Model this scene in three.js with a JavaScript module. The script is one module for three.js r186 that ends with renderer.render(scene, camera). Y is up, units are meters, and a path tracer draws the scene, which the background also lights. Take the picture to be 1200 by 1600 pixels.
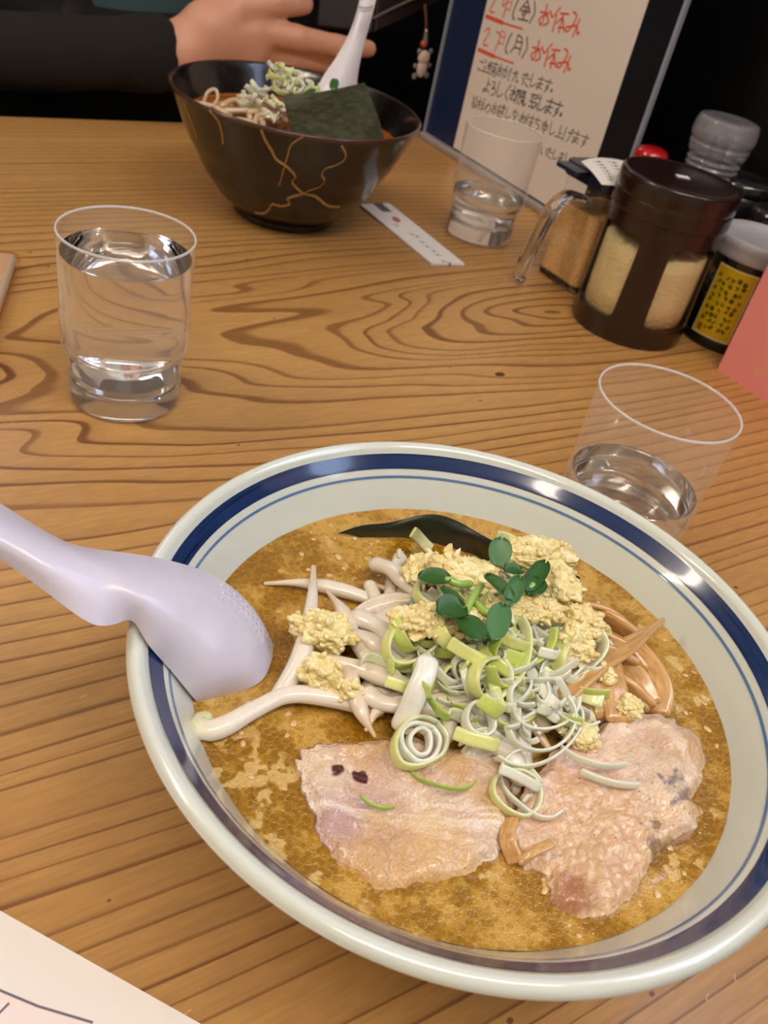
import * as THREE from 'three';
import { RectAreaLightUniformsLib } from 'three/addons/lights/RectAreaLightUniformsLib.js';
import { RoundedBoxGeometry } from 'three/addons/geometries/RoundedBoxGeometry.js';
import { mergeGeometries, mergeVertices, toCreasedNormals } from 'three/addons/utils/BufferGeometryUtils.js';
import { Brush, Evaluator, SUBTRACTION } from 'three-bvh-csg';

// ---------------------------------------------------------------- camera, sky, lights, exposure
// The room's axes follow the table: x runs along the table towards the wall, -z runs across it towards the other diner, y = 0 is the table top.
const scene = new THREE.Scene();
const camera = new THREE.PerspectiveCamera(60.51, 0.75, 0.02, 30);
camera.position.set(0, 0.2408, 0);
camera.rotation.set(-0.64952, -0.69813, 0.24089, 'YXZ');
camera.focus = 0.26;
camera.userData.fStop = 26;
scene.add(camera);
const renderer = new THREE.WebGLRenderer();
renderer.toneMapping = THREE.LinearToneMapping;
renderer.toneMappingExposure = 0.82;
renderer.shadowMap.enabled = true;
RectAreaLightUniformsLib.init();
scene.background = new THREE.Color(0.5, 0.68, 1.0);          // overcast daylight outside the windows
scene.backgroundIntensity = 1.6;
const FLOOR = -0.7, CEIL = 1.75, WALL_X = 0.66, WALL_L = -2.2, WALL_B = -2.3, WALL_F = 1.9;

function areaLight(x, y, z, w, h, tx, ty, tz, color, nits) {
  const l = new THREE.RectAreaLight(color, nits, w, h);
  l.position.set(x, y, z); l.lookAt(tx, ty, tz); scene.add(l);
  return l;
}
// daylight entering by the two windows
areaLight(WALL_X + 0.03, 0.97, 0.3, 0.86, 0.66, 0, 0.97, 0.3, 0xc4d8ff, 6);
areaLight(0.25, 1.12, WALL_B + 0.0, 0.96, 0.56, 0.25, 1.12, 0, 0xc4d8ff, 6);

// ---------------------------------------------------------------- helpers
function mulberry(a) { return () => { a = (a + 0x6d2b79f5) | 0; let t = Math.imul(a ^ (a >>> 15), 1 | a); t = (t + Math.imul(t ^ (t >>> 7), 61 | t)) ^ t; return ((t ^ (t >>> 14)) >>> 0) / 4294967296; }; }
const rnd = mulberry(20240527);
const rr = (a, b) => a + (b - a) * rnd();
const V3 = (a) => new THREE.Vector3(a[0], a[1], a[2]);
const lerp = (a, b, t) => a + (b - a) * t, clamp = (x, a = 0, b = 1) => Math.min(b, Math.max(a, x));
const smooth = (a, b, x) => { const t = clamp((x - a) / (b - a)); return t * t * (3 - 2 * t); };
function hash2(x, y, s = 0) { let h = Math.imul(x | 0, 374761393) ^ Math.imul(y | 0, 668265263) ^ Math.imul(s | 0, 1442695041); h = Math.imul(h ^ (h >>> 13), 1274126177); return ((h ^ (h >>> 16)) >>> 0) / 4294967296; }
function noise2(x, y, s = 0) { const xi = Math.floor(x), yi = Math.floor(y); let fx = x - xi, fy = y - yi; fx = fx * fx * (3 - 2 * fx); fy = fy * fy * (3 - 2 * fy); return lerp(lerp(hash2(xi, yi, s), hash2(xi + 1, yi, s), fx), lerp(hash2(xi, yi + 1, s), hash2(xi + 1, yi + 1, s), fx), fy); }
function fbm2(x, y, o = 4, s = 0) { let v = 0, a = 0.5, n = 0; for (let i = 0; i < o; i++) { v += a * noise2(x, y, s + i * 17); n += a; a *= 0.5; x *= 2.03; y *= 2.03; } return v / n; }
function hash3(x, y, z, s = 0) { return hash2(x + Math.imul(z | 0, 7919), y + Math.imul(z | 0, 104729), s); }
function noise3(x, y, z, s = 0) { const xi = Math.floor(x), yi = Math.floor(y), zi = Math.floor(z); let fx = x - xi, fy = y - yi, fz = z - zi; fx = fx * fx * (3 - 2 * fx); fy = fy * fy * (3 - 2 * fy); fz = fz * fz * (3 - 2 * fz); const c = (a, b, d) => hash3(xi + a, yi + b, zi + d, s); return lerp(lerp(lerp(c(0, 0, 0), c(1, 0, 0), fx), lerp(c(0, 1, 0), c(1, 1, 0), fx), fy), lerp(lerp(c(0, 0, 1), c(1, 0, 1), fx), lerp(c(0, 1, 1), c(1, 1, 1), fx), fy), fz); }
function worley(x, y, s = 0) { const xi = Math.floor(x), yi = Math.floor(y); let a = 9, b = 9, id = 0; for (let j = -1; j < 2; j++) for (let i = -1; i < 2; i++) { const px = xi + i + hash2(xi + i, yi + j, s), py = yi + j + hash2(xi + i, yi + j, s + 5); const d = Math.hypot(px - x, py - y); if (d < a) { b = a; a = d; id = hash2(xi + i, yi + j, s + 9); } else if (d < b) b = d; } return [a, b, id]; }
function worley3(x, y, z, s = 0) { const xi = Math.floor(x), yi = Math.floor(y), zi = Math.floor(z); let a = 9; for (let k = -1; k < 2; k++) for (let j = -1; j < 2; j++) for (let i = -1; i < 2; i++) { const d = Math.hypot(xi + i + hash3(xi + i, yi + j, zi + k, s) - x, yi + j + hash3(xi + i, yi + j, zi + k, s + 5) - y, zi + k + hash3(xi + i, yi + j, zi + k, s + 11) - z); if (d < a) a = d; } return a; }
const srgb = (h) => [(h >> 16) & 255, (h >> 8) & 255, h & 255];
const mixc = (a, b, t) => [a[0] + (b[0] - a[0]) * t, a[1] + (b[1] - a[1]) * t, a[2] + (b[2] - a[2]) * t];
function texture(w, h, fn, isColor = true) {          // fn(u, v) with u, v in 0..1 -> sRGB bytes or one grey 0..255
  const d = new Uint8Array(w * h * 4);
  for (let y = 0; y < h; y++) for (let x = 0; x < w; x++) {
    const c = fn((x + 0.5) / w, (y + 0.5) / h), k = (y * w + x) * 4;
    if (typeof c === 'number') d[k] = d[k + 1] = d[k + 2] = clamp(c, 0, 255); else { d[k] = clamp(c[0], 0, 255); d[k + 1] = clamp(c[1], 0, 255); d[k + 2] = clamp(c[2], 0, 255); }
    d[k + 3] = 255;
  }
  const t = new THREE.DataTexture(d, w, h); t.magFilter = THREE.LinearFilter; t.minFilter = THREE.LinearFilter; t.wrapS = t.wrapT = THREE.RepeatWrapping;
  if (isColor) t.colorSpace = THREE.SRGBColorSpace;
  t.needsUpdate = true; return t;
}
function canvasTex(w, h, draw) { const c = document.createElement('canvas'); c.width = w; c.height = h; const g = c.getContext('2d'); draw(g, w, h); const t = new THREE.CanvasTexture(c); t.colorSpace = THREE.SRGBColorSpace; return t; }
const std = (color, roughness = 0.6, extra = {}) => new THREE.MeshStandardMaterial({ color, roughness, ...extra });
const phy = (color, roughness = 0.4, extra = {}) => new THREE.MeshPhysicalMaterial({ color, roughness, ...extra });

const taken = new Map();
function numbered(n) { const k = taken.get(n) ?? 0; taken.set(n, k + 1); return k ? n + '_' + String(k).padStart(3, '0') : n; }
function tag(o, label, category, group) { Object.assign(o.userData, { label, category }); if (group) o.userData.group = group; return o; }
function place(o, p, turn) { if (p) o.position.set(p[0], p[1], p[2]); if (turn) o.rotation.set(turn[0], turn[1], turn[2], 'YXZ'); return o; }
function thing(name, label, category, p, turn, group) { const o = new THREE.Group(); o.name = numbered(name); scene.add(o); place(o, p, turn); return tag(o, label, category, group); }
function mesh(name, geo, mat, parent) { const m = new THREE.Mesh(geo, mat); m.name = parent ? name : numbered(name); m.castShadow = m.receiveShadow = true; (parent ?? scene).add(m); return m; }
function single(name, geo, mat, label, category, group) { return tag(mesh(name, geo, mat), label, category, group); }   // a thing that is one mesh
function struct(name, geo, mat, label, category) { const m = mesh(name, geo, mat); m.userData.kind = 'structure'; return tag(m, label, category); }
const box = (w, h, d, x = 0, y = 0, z = 0) => new THREE.BoxGeometry(w, h, d).translate(x, y, z);
const rbox = (w, h, d, r, x = 0, y = 0, z = 0, s = 3) => new RoundedBoxGeometry(w, h, d, s, r).translate(x, y, z);
const lathe = (pts, seg = 96) => new THREE.LatheGeometry(pts.map((p) => new THREE.Vector2(p[0], p[1])), seg);
// smooth lathe: profile through a Catmull-Rom curve
const slathe = (pts, seg = 96, n = 80) => new THREE.LatheGeometry(new THREE.CatmullRomCurve3(pts.map((p) => new THREE.Vector3(p[0], p[1], 0)), false, 'centripetal').getPoints(n).map((p) => new THREE.Vector2(Math.max(p.x, 0), p.y)), seg);

// a strand: elliptical section swept along a curve, with rounded ends. a = half width, b = half thickness (numbers or functions of t), n0 = direction of the width
function sweep(points, { a = 0.002, b = a, segs = 24, sides = 8, n0 = null, power = 1, color = null, closed = false, cap = true } = {}) {
  const curve = new THREE.CatmullRomCurve3(points.map((p) => (p.isVector3 ? p : V3(p))), closed, 'centripetal');
  const fa = typeof a === 'function' ? a : () => a, fb = typeof b === 'function' ? b : (typeof a === 'function' && b === a ? a : () => b);
  const ts = []; for (let i = 0; i <= segs; i++) ts.push(i / segs);
  const P = ts.map((t) => curve.getPointAt(t)), T = ts.map((t) => curve.getTangentAt(t));
  let n = n0 ? V3(n0) : Math.abs(T[0].y) < 0.9 ? new THREE.Vector3(0, 1, 0).cross(T[0]) : new THREE.Vector3(1, 0, 0);
  n.addScaledVector(T[0], -n.dot(T[0])).normalize();
  const rings = [];
  for (let i = 0; i <= segs; i++) {
    n = n.clone().addScaledVector(T[i], -n.dot(T[i])).normalize();
    rings.push([P[i], n, T[i].clone().cross(n), fa(ts[i]), fb(ts[i]), ts[i], T[i]]);
  }
  if (cap && !closed) {
    const e0 = rings[0], e1 = rings[segs], k0 = Math.min(e0[3], e0[4]), k1 = Math.min(e1[3], e1[4]);
    const mk = (e, k, s, f, o) => [e[0].clone().addScaledVector(e[6], s * k * o), e[1], e[2], Math.max(e[3] - k * (1 - f), 1e-6), Math.max(e[4] - k * (1 - f), 1e-6), e[5], e[6]];
    rings.unshift(mk(e0, k0, -1, 0.02, 1), mk(e0, k0, -1, 0.7, 0.7));
    rings.push(mk(e1, k1, 1, 0.7, 0.7), mk(e1, k1, 1, 0.02, 1));
  }
  const pos = [], idx = [], col = [], uv = [], R = rings.length;
  rings.forEach(([p, u, w, ra, rb, t]) => {
    for (let k = 0; k < sides; k++) {
      const th = (k / sides) * Math.PI * 2; let c = Math.cos(th), s = Math.sin(th);
      if (power !== 1) { c = Math.sign(c) * Math.pow(Math.abs(c), power); s = Math.sign(s) * Math.pow(Math.abs(s), power); }
      pos.push(p.x + u.x * c * ra + w.x * s * rb, p.y + u.y * c * ra + w.y * s * rb, p.z + u.z * c * ra + w.z * s * rb);
      uv.push(t, k / sides);
      if (color) col.push(...color(t, c, s));
    }
  });
  const rows = closed ? R - 1 : R - 1;
  for (let i = 0; i < rows; i++) for (let k = 0; k < sides; k++) { const q = i * sides + k, q2 = i * sides + ((k + 1) % sides); idx.push(q, q2, q + sides, q2, q2 + sides, q + sides); }
  const g = new THREE.BufferGeometry();
  g.setAttribute('position', new THREE.Float32BufferAttribute(pos, 3)); g.setAttribute('uv', new THREE.Float32BufferAttribute(uv, 2));
  if (color) g.setAttribute('color', new THREE.Float32BufferAttribute(col, 3));
  g.setIndex(idx); g.computeVertexNormals(); return g;
}
// a sheet with thickness through a grid of points (rows of equal length), smoothed both ways
function sheet(rowsIn, thick, nu = 24, nv = 12, wave = null, relax = 0) {
  const rows = rowsIn.map((r) => new THREE.CatmullRomCurve3(r.map(V3), false, 'centripetal'));
  const grid = [];
  for (let j = 0; j <= nv; j++) { const t = j / nv, c = new THREE.CatmullRomCurve3(rows.map((q) => q.getPoint(t)), false, 'centripetal'); grid.push([]); for (let i = 0; i <= nu; i++) { const p = c.getPoint(i / nu); if (wave) p.add(wave(i / nu, t)); grid[j].push(p); } }
  for (let k = 0; k < relax; k++) { const old = grid.map((r) => r.map((p) => p.clone())); for (let j = 0; j <= nv; j++) for (let i = 1; i < nu; i++) { const p = old[j][i - 1].clone().add(old[j][i + 1]), edge = j === 0 || j === nv; if (!edge) p.add(old[j - 1][i]).add(old[j + 1][i]).multiplyScalar(0.5); grid[j][i].copy(old[j][i]).lerp(p.multiplyScalar(0.5), edge ? 0.25 : 0.6); } }
  const N = grid.map((r, j) => r.map((p, i) => { const a = grid[j][Math.min(i + 1, nu)].clone().sub(grid[j][Math.max(i - 1, 0)]), b = grid[Math.min(j + 1, nv)][i].clone().sub(grid[Math.max(j - 1, 0)][i]); return a.cross(b).normalize(); }));
  let up = 0; for (const r of N) for (const n of r) up += n.y; if (up < 0) for (const r of N) for (const n of r) n.negate();
  const pos = [], idx = [], uv = [], W = nu + 1, M = W * (nv + 1), under = (j, i) => grid[j][i].clone().addScaledVector(N[j][i], -thick);
  const put = (p, u, v) => { pos.push(p.x, p.y, p.z); uv.push(u, v); return pos.length / 3 - 1; };
  for (let j = 0; j <= nv; j++) for (let i = 0; i <= nu; i++) put(grid[j][i], i / nu, j / nv);
  for (let j = 0; j <= nv; j++) for (let i = 0; i <= nu; i++) put(under(j, i), i / nu, j / nv);
  const a0 = grid[0][1].clone().sub(grid[0][0]), b0 = grid[1][0].clone().sub(grid[0][0]), flip = a0.cross(b0).dot(N[0][0]) < 0;
  const quad = (a, b, c, d, f) => (f ? idx.push(a, c, b, b, c, d) : idx.push(a, b, c, b, d, c));
  for (let j = 0; j < nv; j++) for (let i = 0; i < nu; i++) { const q = j * W + i; quad(q, q + 1, q + W, q + W + 1, flip); quad(M + q, M + q + 1, M + q + W, M + q + W + 1, !flip); }
  const strip = (cells, f) => { const s = cells.map(([j, i]) => [put(grid[j][i], i / nu, j / nv), put(under(j, i), i / nu, j / nv)]); for (let k = 0; k + 1 < s.length; k++) quad(s[k][0], s[k + 1][0], s[k][1], s[k + 1][1], f); };
  const I = Array.from({ length: W }, (_, i) => i), J = Array.from({ length: nv + 1 }, (_, j) => j);
  strip(I.map((i) => [0, i]), !flip); strip(I.map((i) => [nv, i]), flip); strip(J.map((j) => [j, 0]), flip); strip(J.map((j) => [j, nu]), !flip);
  const g = new THREE.BufferGeometry();
  g.setAttribute('position', new THREE.Float32BufferAttribute(pos, 3)); g.setAttribute('uv', new THREE.Float32BufferAttribute(uv, 2)); g.setIndex(idx); g.computeVertexNormals();
  g.userData.at = (s, t) => grid[Math.round(clamp(t) * nv)][Math.round(clamp(s) * nu)].clone(); return g;
}
// surface nets over a signed distance function
function sdfMesh(f, lo, hi, cell) {
  const n = [0, 1, 2].map((k) => Math.ceil((hi[k] - lo[k]) / cell) + 1), [nx, ny, nz] = n, S = nx * ny;
  const d = new Float32Array(nx * ny * nz);
  for (let k = 0; k < nz; k++) for (let j = 0; j < ny; j++) for (let i = 0; i < nx; i++) d[i + j * nx + k * S] = f(lo[0] + i * cell, lo[1] + j * cell, lo[2] + k * cell);
  const vid = new Int32Array(nx * ny * nz).fill(-1), pos = [], idx = [];
  for (let k = 0; k < nz - 1; k++) for (let j = 0; j < ny - 1; j++) for (let i = 0; i < nx - 1; i++) {
    let c = 0, x = 0, y = 0, z = 0; const q = i + j * nx + k * S;
    const v = (a, b, e) => d[q + a + b * nx + e * S];
    const edge = (a, b) => { const p = v(...a), r = v(...b); if (p < 0 !== r < 0) { const t = p / (p - r); x += a[0] + (b[0] - a[0]) * t; y += a[1] + (b[1] - a[1]) * t; z += a[2] + (b[2] - a[2]) * t; c++; } };
    for (const a of [0, 1]) for (const b of [0, 1]) { edge([0, a, b], [1, a, b]); edge([a, 0, b], [a, 1, b]); edge([a, b, 0], [a, b, 1]); }
    if (c) { vid[q] = pos.length / 3; pos.push(lo[0] + (i + x / c) * cell, lo[1] + (j + y / c) * cell, lo[2] + (k + z / c) * cell); }
  }
  const quad = (a, b, c, e, fl) => { if (a < 0 || b < 0 || c < 0 || e < 0) return; fl ? idx.push(a, b, c, a, c, e) : idx.push(a, c, b, a, e, c); };
  for (let k = 1; k < nz - 1; k++) for (let j = 1; j < ny - 1; j++) for (let i = 1; i < nx - 1; i++) {
    const q = i + j * nx + k * S, s = d[q] < 0;
    if (s !== d[q + 1] < 0) quad(vid[q - nx - S], vid[q - S], vid[q], vid[q - nx], s);
    if (s !== d[q + nx] < 0) quad(vid[q - 1 - S], vid[q - 1], vid[q], vid[q - S], s);
    if (s !== d[q + S] < 0) quad(vid[q - 1 - nx], vid[q - nx], vid[q], vid[q - 1], s);
  }
  const g = new THREE.BufferGeometry(); g.setAttribute('position', new THREE.Float32BufferAttribute(pos, 3)); g.setIndex(idx); g.computeVertexNormals(); return g;
}
const smin = (a, b, k) => { const h = clamp(0.5 + (0.5 * (b - a)) / k); return lerp(b, a, h) - k * h * (1 - h); };
function capsule(x, y, z, a, b, ra, rb) { const bx = b[0] - a[0], by = b[1] - a[1], bz = b[2] - a[2], t = clamp(((x - a[0]) * bx + (y - a[1]) * by + (z - a[2]) * bz) / (bx * bx + by * by + bz * bz + 1e-12)); return Math.hypot(x - a[0] - bx * t, y - a[1] - by * t, z - a[2] - bz * t) - lerp(ra, rb, t); }

// ---------------------------------------------------------------- the room
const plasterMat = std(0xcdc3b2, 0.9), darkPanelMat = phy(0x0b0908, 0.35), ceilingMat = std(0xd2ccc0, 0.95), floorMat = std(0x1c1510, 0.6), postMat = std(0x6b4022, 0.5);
const T = 0.1;
struct('floor', box(WALL_X - WALL_L + 2 * T, T, WALL_F - WALL_B + 2 * T, (WALL_X + WALL_L) / 2, FLOOR - T / 2, (WALL_F + WALL_B) / 2), floorMat, 'dark brown floor under the table', 'floor');
struct('ceiling', box(WALL_X - WALL_L + 2 * T, T, WALL_F - WALL_B + 2 * T, (WALL_X + WALL_L) / 2, CEIL + T / 2, (WALL_F + WALL_B) / 2), ceilingMat, 'pale plaster ceiling with tube lamps', 'ceiling');
struct('wall_left', box(T, CEIL - FLOOR, WALL_F - WALL_B + 2 * T, WALL_L - T / 2, (CEIL + FLOOR) / 2, (WALL_F + WALL_B) / 2), plasterMat, 'plain plaster wall opposite the condiment wall', 'wall');
struct('wall_front', box(WALL_X - WALL_L, CEIL - FLOOR, T, (WALL_X + WALL_L) / 2, (CEIL + FLOOR) / 2, WALL_F + T / 2), plasterMat, 'plain plaster wall behind the photographer', 'wall');
function wallWithHole(name, axis, at, lo, hi, hole, mat, matUp, label) {   // four boxes around the window opening, one mesh
  const parts = [], [h0, h1, y0, y1] = hole, add = (a0, a1, b0, b1) => parts.push(axis === 'x' ? box(T, b1 - b0, a1 - a0, at, (b0 + b1) / 2, (a0 + a1) / 2) : box(a1 - a0, b1 - b0, T, (a0 + a1) / 2, (b0 + b1) / 2, at));
  add(lo, h0, y0, y1); add(h1, hi, y0, y1); add(lo, hi, y1, CEIL); add(lo, hi, FLOOR, y0);
  return struct(name, mergeGeometries(parts), mat, label, 'wall');
}
wallWithHole('wall_right', 'x', WALL_X + T / 2, WALL_B - T, WALL_F + T, [-0.13, 0.73, 0.64, 1.3], plasterMat, null, 'plaster wall above the black panelling beside the table');
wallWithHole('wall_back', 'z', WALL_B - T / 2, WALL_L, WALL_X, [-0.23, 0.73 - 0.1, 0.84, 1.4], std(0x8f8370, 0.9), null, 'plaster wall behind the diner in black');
struct('trim_1', box(0.012, 1.12, WALL_F - WALL_B, WALL_X - 0.006, FLOOR + 0.56, (WALL_F + WALL_B) / 2), darkPanelMat, 'black panelling on the wall behind the condiments', 'panelling');
struct('trim_2', box(WALL_X - WALL_L - 0.02, 0.9, 0.02, (WALL_X + WALL_L) / 2 - 0.01, FLOOR + 0.45, WALL_B + 0.01), darkPanelMat, 'black wainscot low on the wall behind the diner', 'panelling');
function windowPane(name, w, h, p, turn, label) {
  const g = thing(name, label, 'window', p, turn); g.userData.kind = 'structure';
  mesh('pane', box(w, h, 0.004), phy(0xffffff, 0.02, { transmission: 1, thickness: 0, ior: 1.5 }), g);
  const f = 0.03, fm = std(0x3a2a1c, 0.5);
  mesh('frame', mergeGeometries([box(w, f, 0.05, 0, h / 2 - f / 2), box(w, f, 0.05, 0, -h / 2 + f / 2), box(f, h, 0.05, -w / 2 + f / 2), box(f, h, 0.05, w / 2 - f / 2), box(0.02, h, 0.04)]), fm, g);
}
windowPane('window_1', 0.86, 0.66, [WALL_X + 0.07, 0.97, 0.3], [0, Math.PI / 2, 0], 'high window in the black wall beside the table');
windowPane('window_2', 0.86, 0.56, [0.2, 1.12, WALL_B - 0.05], null, 'high window in the dark wall behind the diner');

// two ceiling fittings with warm tubes: the light of the room
function tubeLamp(name, label, x, z, along, color, nits, len = 1.2) {
  const y = CEIL - 0.3, g = thing(name, label, 'ceiling lamp', [x, y, z], [0, along, 0], 'warm tube lamps hanging from the ceiling');
  mesh('housing', rbox(len + 0.06, 0.03, 0.05, 0.01, 0, 0, 0), std(0xe8e4da, 0.5), g);
  for (const s of [-1, 1]) mesh('suspension_rod', new THREE.CylinderGeometry(0.004, 0.004, 0.3, 8).translate(s * len * 0.4, 0.15, 0), std(0xb0aca4, 0.4), g);
  const em = new THREE.MeshStandardMaterial({ color: 0xffffff, emissive: color, emissiveIntensity: 9, roughness: 0.5 });
  for (const s of [-1, 1]) mesh('tube', new THREE.CylinderGeometry(0.014, 0.014, len, 16).rotateZ(Math.PI / 2).translate(0, -0.01, s * 0.045), em, g);
  areaLight(x, y - 0.035, z, len, 0.14, x, 0, z, color, nits).name = 'tube_light_down';
  areaLight(x, y + 0.03, z, len, 0.14, x, CEIL + 1, z, color, nits * 0.7).name = 'tube_light_up';
}
tubeLamp('tube_lamp', 'twin tube lamp hanging over the near edge of the dining table', -0.12, 0.4, 0, 0xfff0e0, 24);
tubeLamp('tube_lamp', 'twin tube lamp hanging away from the dining table', -1.2, -0.9, 0, 0xfff0e0, 24);

// ---------------------------------------------------------------- the table
const TX0 = -0.75, TX1 = 0.64, TZ0 = 0.06, TZ1 = -0.785, V0 = 0.404;
function woodColor(x, v) {                            // x along the grain, v across (v = -z); a flat-sawn slab
  const w1 = fbm2(x * 3.1 + 7, v * 9, 2, 1) - 0.5, w2 = fbm2(x * 6 + 3, v * 30, 2, 4) - 0.5;
  const d = 0.046 + 0.27 * (0.30 - x) + 0.040 * w2 + 0.022 * w1, dv = (v - V0) * 0.92 + 0.012 * (noise2(x * 2.2, v * 2.5, 8) - 0.5);
  const near = Math.exp(-dv * dv / 0.007);
  const r = Math.sqrt(dv * dv + d * d * (0.25 + 0.75 * near) + 0.00003) + 0.0042 * (fbm2(x * 3.4, v * 22, 2, 11) - 0.5);
  const q = r / 0.0074 + 1.5 * (noise2(r * 70, 1.7, 13) - 0.5) + 0.8 * (noise2(r * 24, 4.1, 14) - 0.5), k = Math.floor(q), t = q - k;
  const strong = 0.55 + 0.45 * hash2(k, 5, 3), wide = 0.80 + 0.1 * hash2(k, 8, 2) - 0.12 * near;
  const dark = (smooth(0.25, 0.95, t) * 0.16 + smooth(wide - 0.04, wide + 0.09, t) * 0.84) * (1 - smooth(0.965, 1.0, t)) * strong;
  const fib = noise2(x * 60, v * 2600, 21) * 0.5 + noise2(x * 160, v * 900, 22) * 0.5, blotch = fbm2(x * 6, v * 10, 2, 31);
  let c = mixc([196, 151, 90], [181, 134, 75], clamp(blotch * 1.6 - 0.3));
  c = mixc(c, [112, 70, 33], dark * 0.95);
  const f = 1 + (fib - 0.5) * 0.14; c = [c[0] * f, c[1] * f, c[2] * f];
  const sp = worley(x * 55, v * 80, 41); if (sp[2] > 0.965 && sp[0] < 0.02 + 0.05 * hash2(Math.floor(sp[2] * 1e6), 3)) c = mixc(c, [84, 50, 26], 0.7);
  const g = hash2(Math.floor(x * 160), Math.floor(v * 160), 4); if (g > 0.975 && v < 0.22) { const gx = x * 160 - Math.floor(x * 160) - 0.5, gv = v * 160 - Math.floor(v * 160) - 0.5, e = g * 4000; if (Math.abs(gx * Math.cos(e) + gv * Math.sin(e) + 1.2 * gv * gv) < 0.03 && Math.abs(gv) + Math.abs(gx) < 0.25) c = mixc(c, [238, 205, 150], 0.55); }
  const kx = (x - 0.343) / 0.0035, kv = (v - 0.3345) / 0.0022; if (kx * kx + kv * kv < 1) c = mixc(c, [70, 35, 15], 0.85);     // the small dark knot
  return [c, dark];
}
function woodPatch(x0, x1, v0, v1, w) {
  const h = Math.round((w * (v1 - v0)) / (x1 - x0)), bump = new Uint8Array(w * h);
  let k = 0;
  const map = texture(w, h, (a, b) => { const r = woodColor(lerp(x0, x1, a), lerp(v0, v1, b)); bump[k++] = 255 - r[1] * 150; return r[0]; });
  map.wrapS = map.wrapT = THREE.ClampToEdgeWrapping;
  return phy(0xffffff, 0.42, { map, clearcoat: 0.22, clearcoatRoughness: 0.2 });
}
{
  const t = thing('dining_table', 'wooden dining table with bold brown grain and straight edge', 'table', [0, 0, 0]);
  const cuts = [[-0.04, 0.31, -0.06, 0.35, 1560], [0.31, TX1, -0.06, 0.35, 950], [-0.04, TX1, 0.35, 0.785, 1350], [TX0, -0.04, -0.06, 0.785, 600]];
  const pos = [], uv = [], nor = [], idx = [], mats = [], g = new THREE.BufferGeometry();
  cuts.forEach(([x0, x1, v0, v1, w], i) => {
    const b = pos.length / 3; pos.push(x0, 0, -v0, x1, 0, -v0, x1, 0, -v1, x0, 0, -v1); uv.push(0, 0, 1, 0, 1, 1, 0, 1); for (let k = 0; k < 4; k++) nor.push(0, 1, 0);
    idx.push(b, b + 1, b + 2, b, b + 2, b + 3); g.addGroup(i * 6, 6, i); mats.push(woodPatch(x0, x1, v0, v1, w));
  });
  const body = box(TX1 - TX0, 0.04, TZ0 - TZ1, (TX0 + TX1) / 2, -0.02, (TZ0 + TZ1) / 2), b = pos.length / 3, s0 = idx.length;
  for (let k = 0; k < 24; k++) { pos.push(body.attributes.position.getX(k), body.attributes.position.getY(k), body.attributes.position.getZ(k)); nor.push(body.attributes.normal.getX(k), body.attributes.normal.getY(k), body.attributes.normal.getZ(k)); uv.push(0.5, 0.5); }
  for (let k = 0; k < 36; k++) { const q = body.index.getX(k); if (q >= 8 && q < 12) continue; idx.push(b + q); }
  g.addGroup(s0, idx.length - s0, 4); mats.push(std(0xa8723a, 0.5));
  g.setAttribute('position', new THREE.Float32BufferAttribute(pos, 3)); g.setAttribute('normal', new THREE.Float32BufferAttribute(nor, 3)); g.setAttribute('uv', new THREE.Float32BufferAttribute(uv, 2)); g.setIndex(idx);
  mesh('table_top', g, mats, t);
  for (const x of [TX0 + 0.06, TX1 - 0.06]) for (const z of [TZ0 - 0.06, TZ1 + 0.06]) mesh('leg', rbox(0.06, 0.66, 0.06, 0.006, x, -0.37, z), std(0x9a6632, 0.5), t);
}
// ---------------------------------------------------------------- the near bowl and its broth
const BX = 0.1418, BZ = -0.1147, SOUP = 0.052;
const porcelain = phy(0xd8dccf, 0.14, { clearcoat: 0.6, clearcoatRoughness: 0.06 });
{
  const g = thing('ramen_bowl', 'white porcelain ramen bowl with navy band inside the rim', 'bowl', [BX, 0, BZ]);
  mesh('bowl_body', slathe([[0, 0.005], [0.03, 0.005], [0.0335, 0.001], [0.036, 0], [0.038, 0.003], [0.0385, 0.008], [0.05, 0.0135], [0.066, 0.026], [0.08, 0.043], [0.0895, 0.059], [0.0944, 0.0665], [0.0956, 0.0688], [0.0948, 0.0706], [0.0932, 0.0713], [0.0915, 0.0704], [0.0902, 0.0686], [0.0869, 0.065], [0.0847, 0.0622], [0.078, 0.0518], [0.07, 0.039], [0.058, 0.025], [0.04, 0.014], [0.02, 0.0105], [0, 0.01]], 160, 200), porcelain, g);
  const navy = texture(1024, 64, (u, v) => { const n = fbm2(u * 60, v * 3, 3, 2), s = smooth(0.62, 0.75, fbm2(u * 14, v * 9, 3, 5)); return mixc(mixc([26, 46, 88], [36, 58, 104], n), [16, 26, 54], s * 0.7); });
  const bandMat = phy(0xffffff, 0.14, { map: navy, clearcoat: 0.6, clearcoatRoughness: 0.06 });
  mesh('navy_band', lathe([[0.09005, 0.06875], [0.0895, 0.06815], [0.0885, 0.0671], [0.0876, 0.06615], [0.0867, 0.0652], [0.0864, 0.0648]], 160), bandMat, g).userData.label = 'brushed navy band below the rim';
  mesh('thin_blue_line', lathe([[0.0849, 0.06285], [0.0847, 0.06255], [0.0844, 0.06215]], 160), phy(0x5b7ea6, 0.14, { clearcoat: 0.6 }), g);
}
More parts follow.
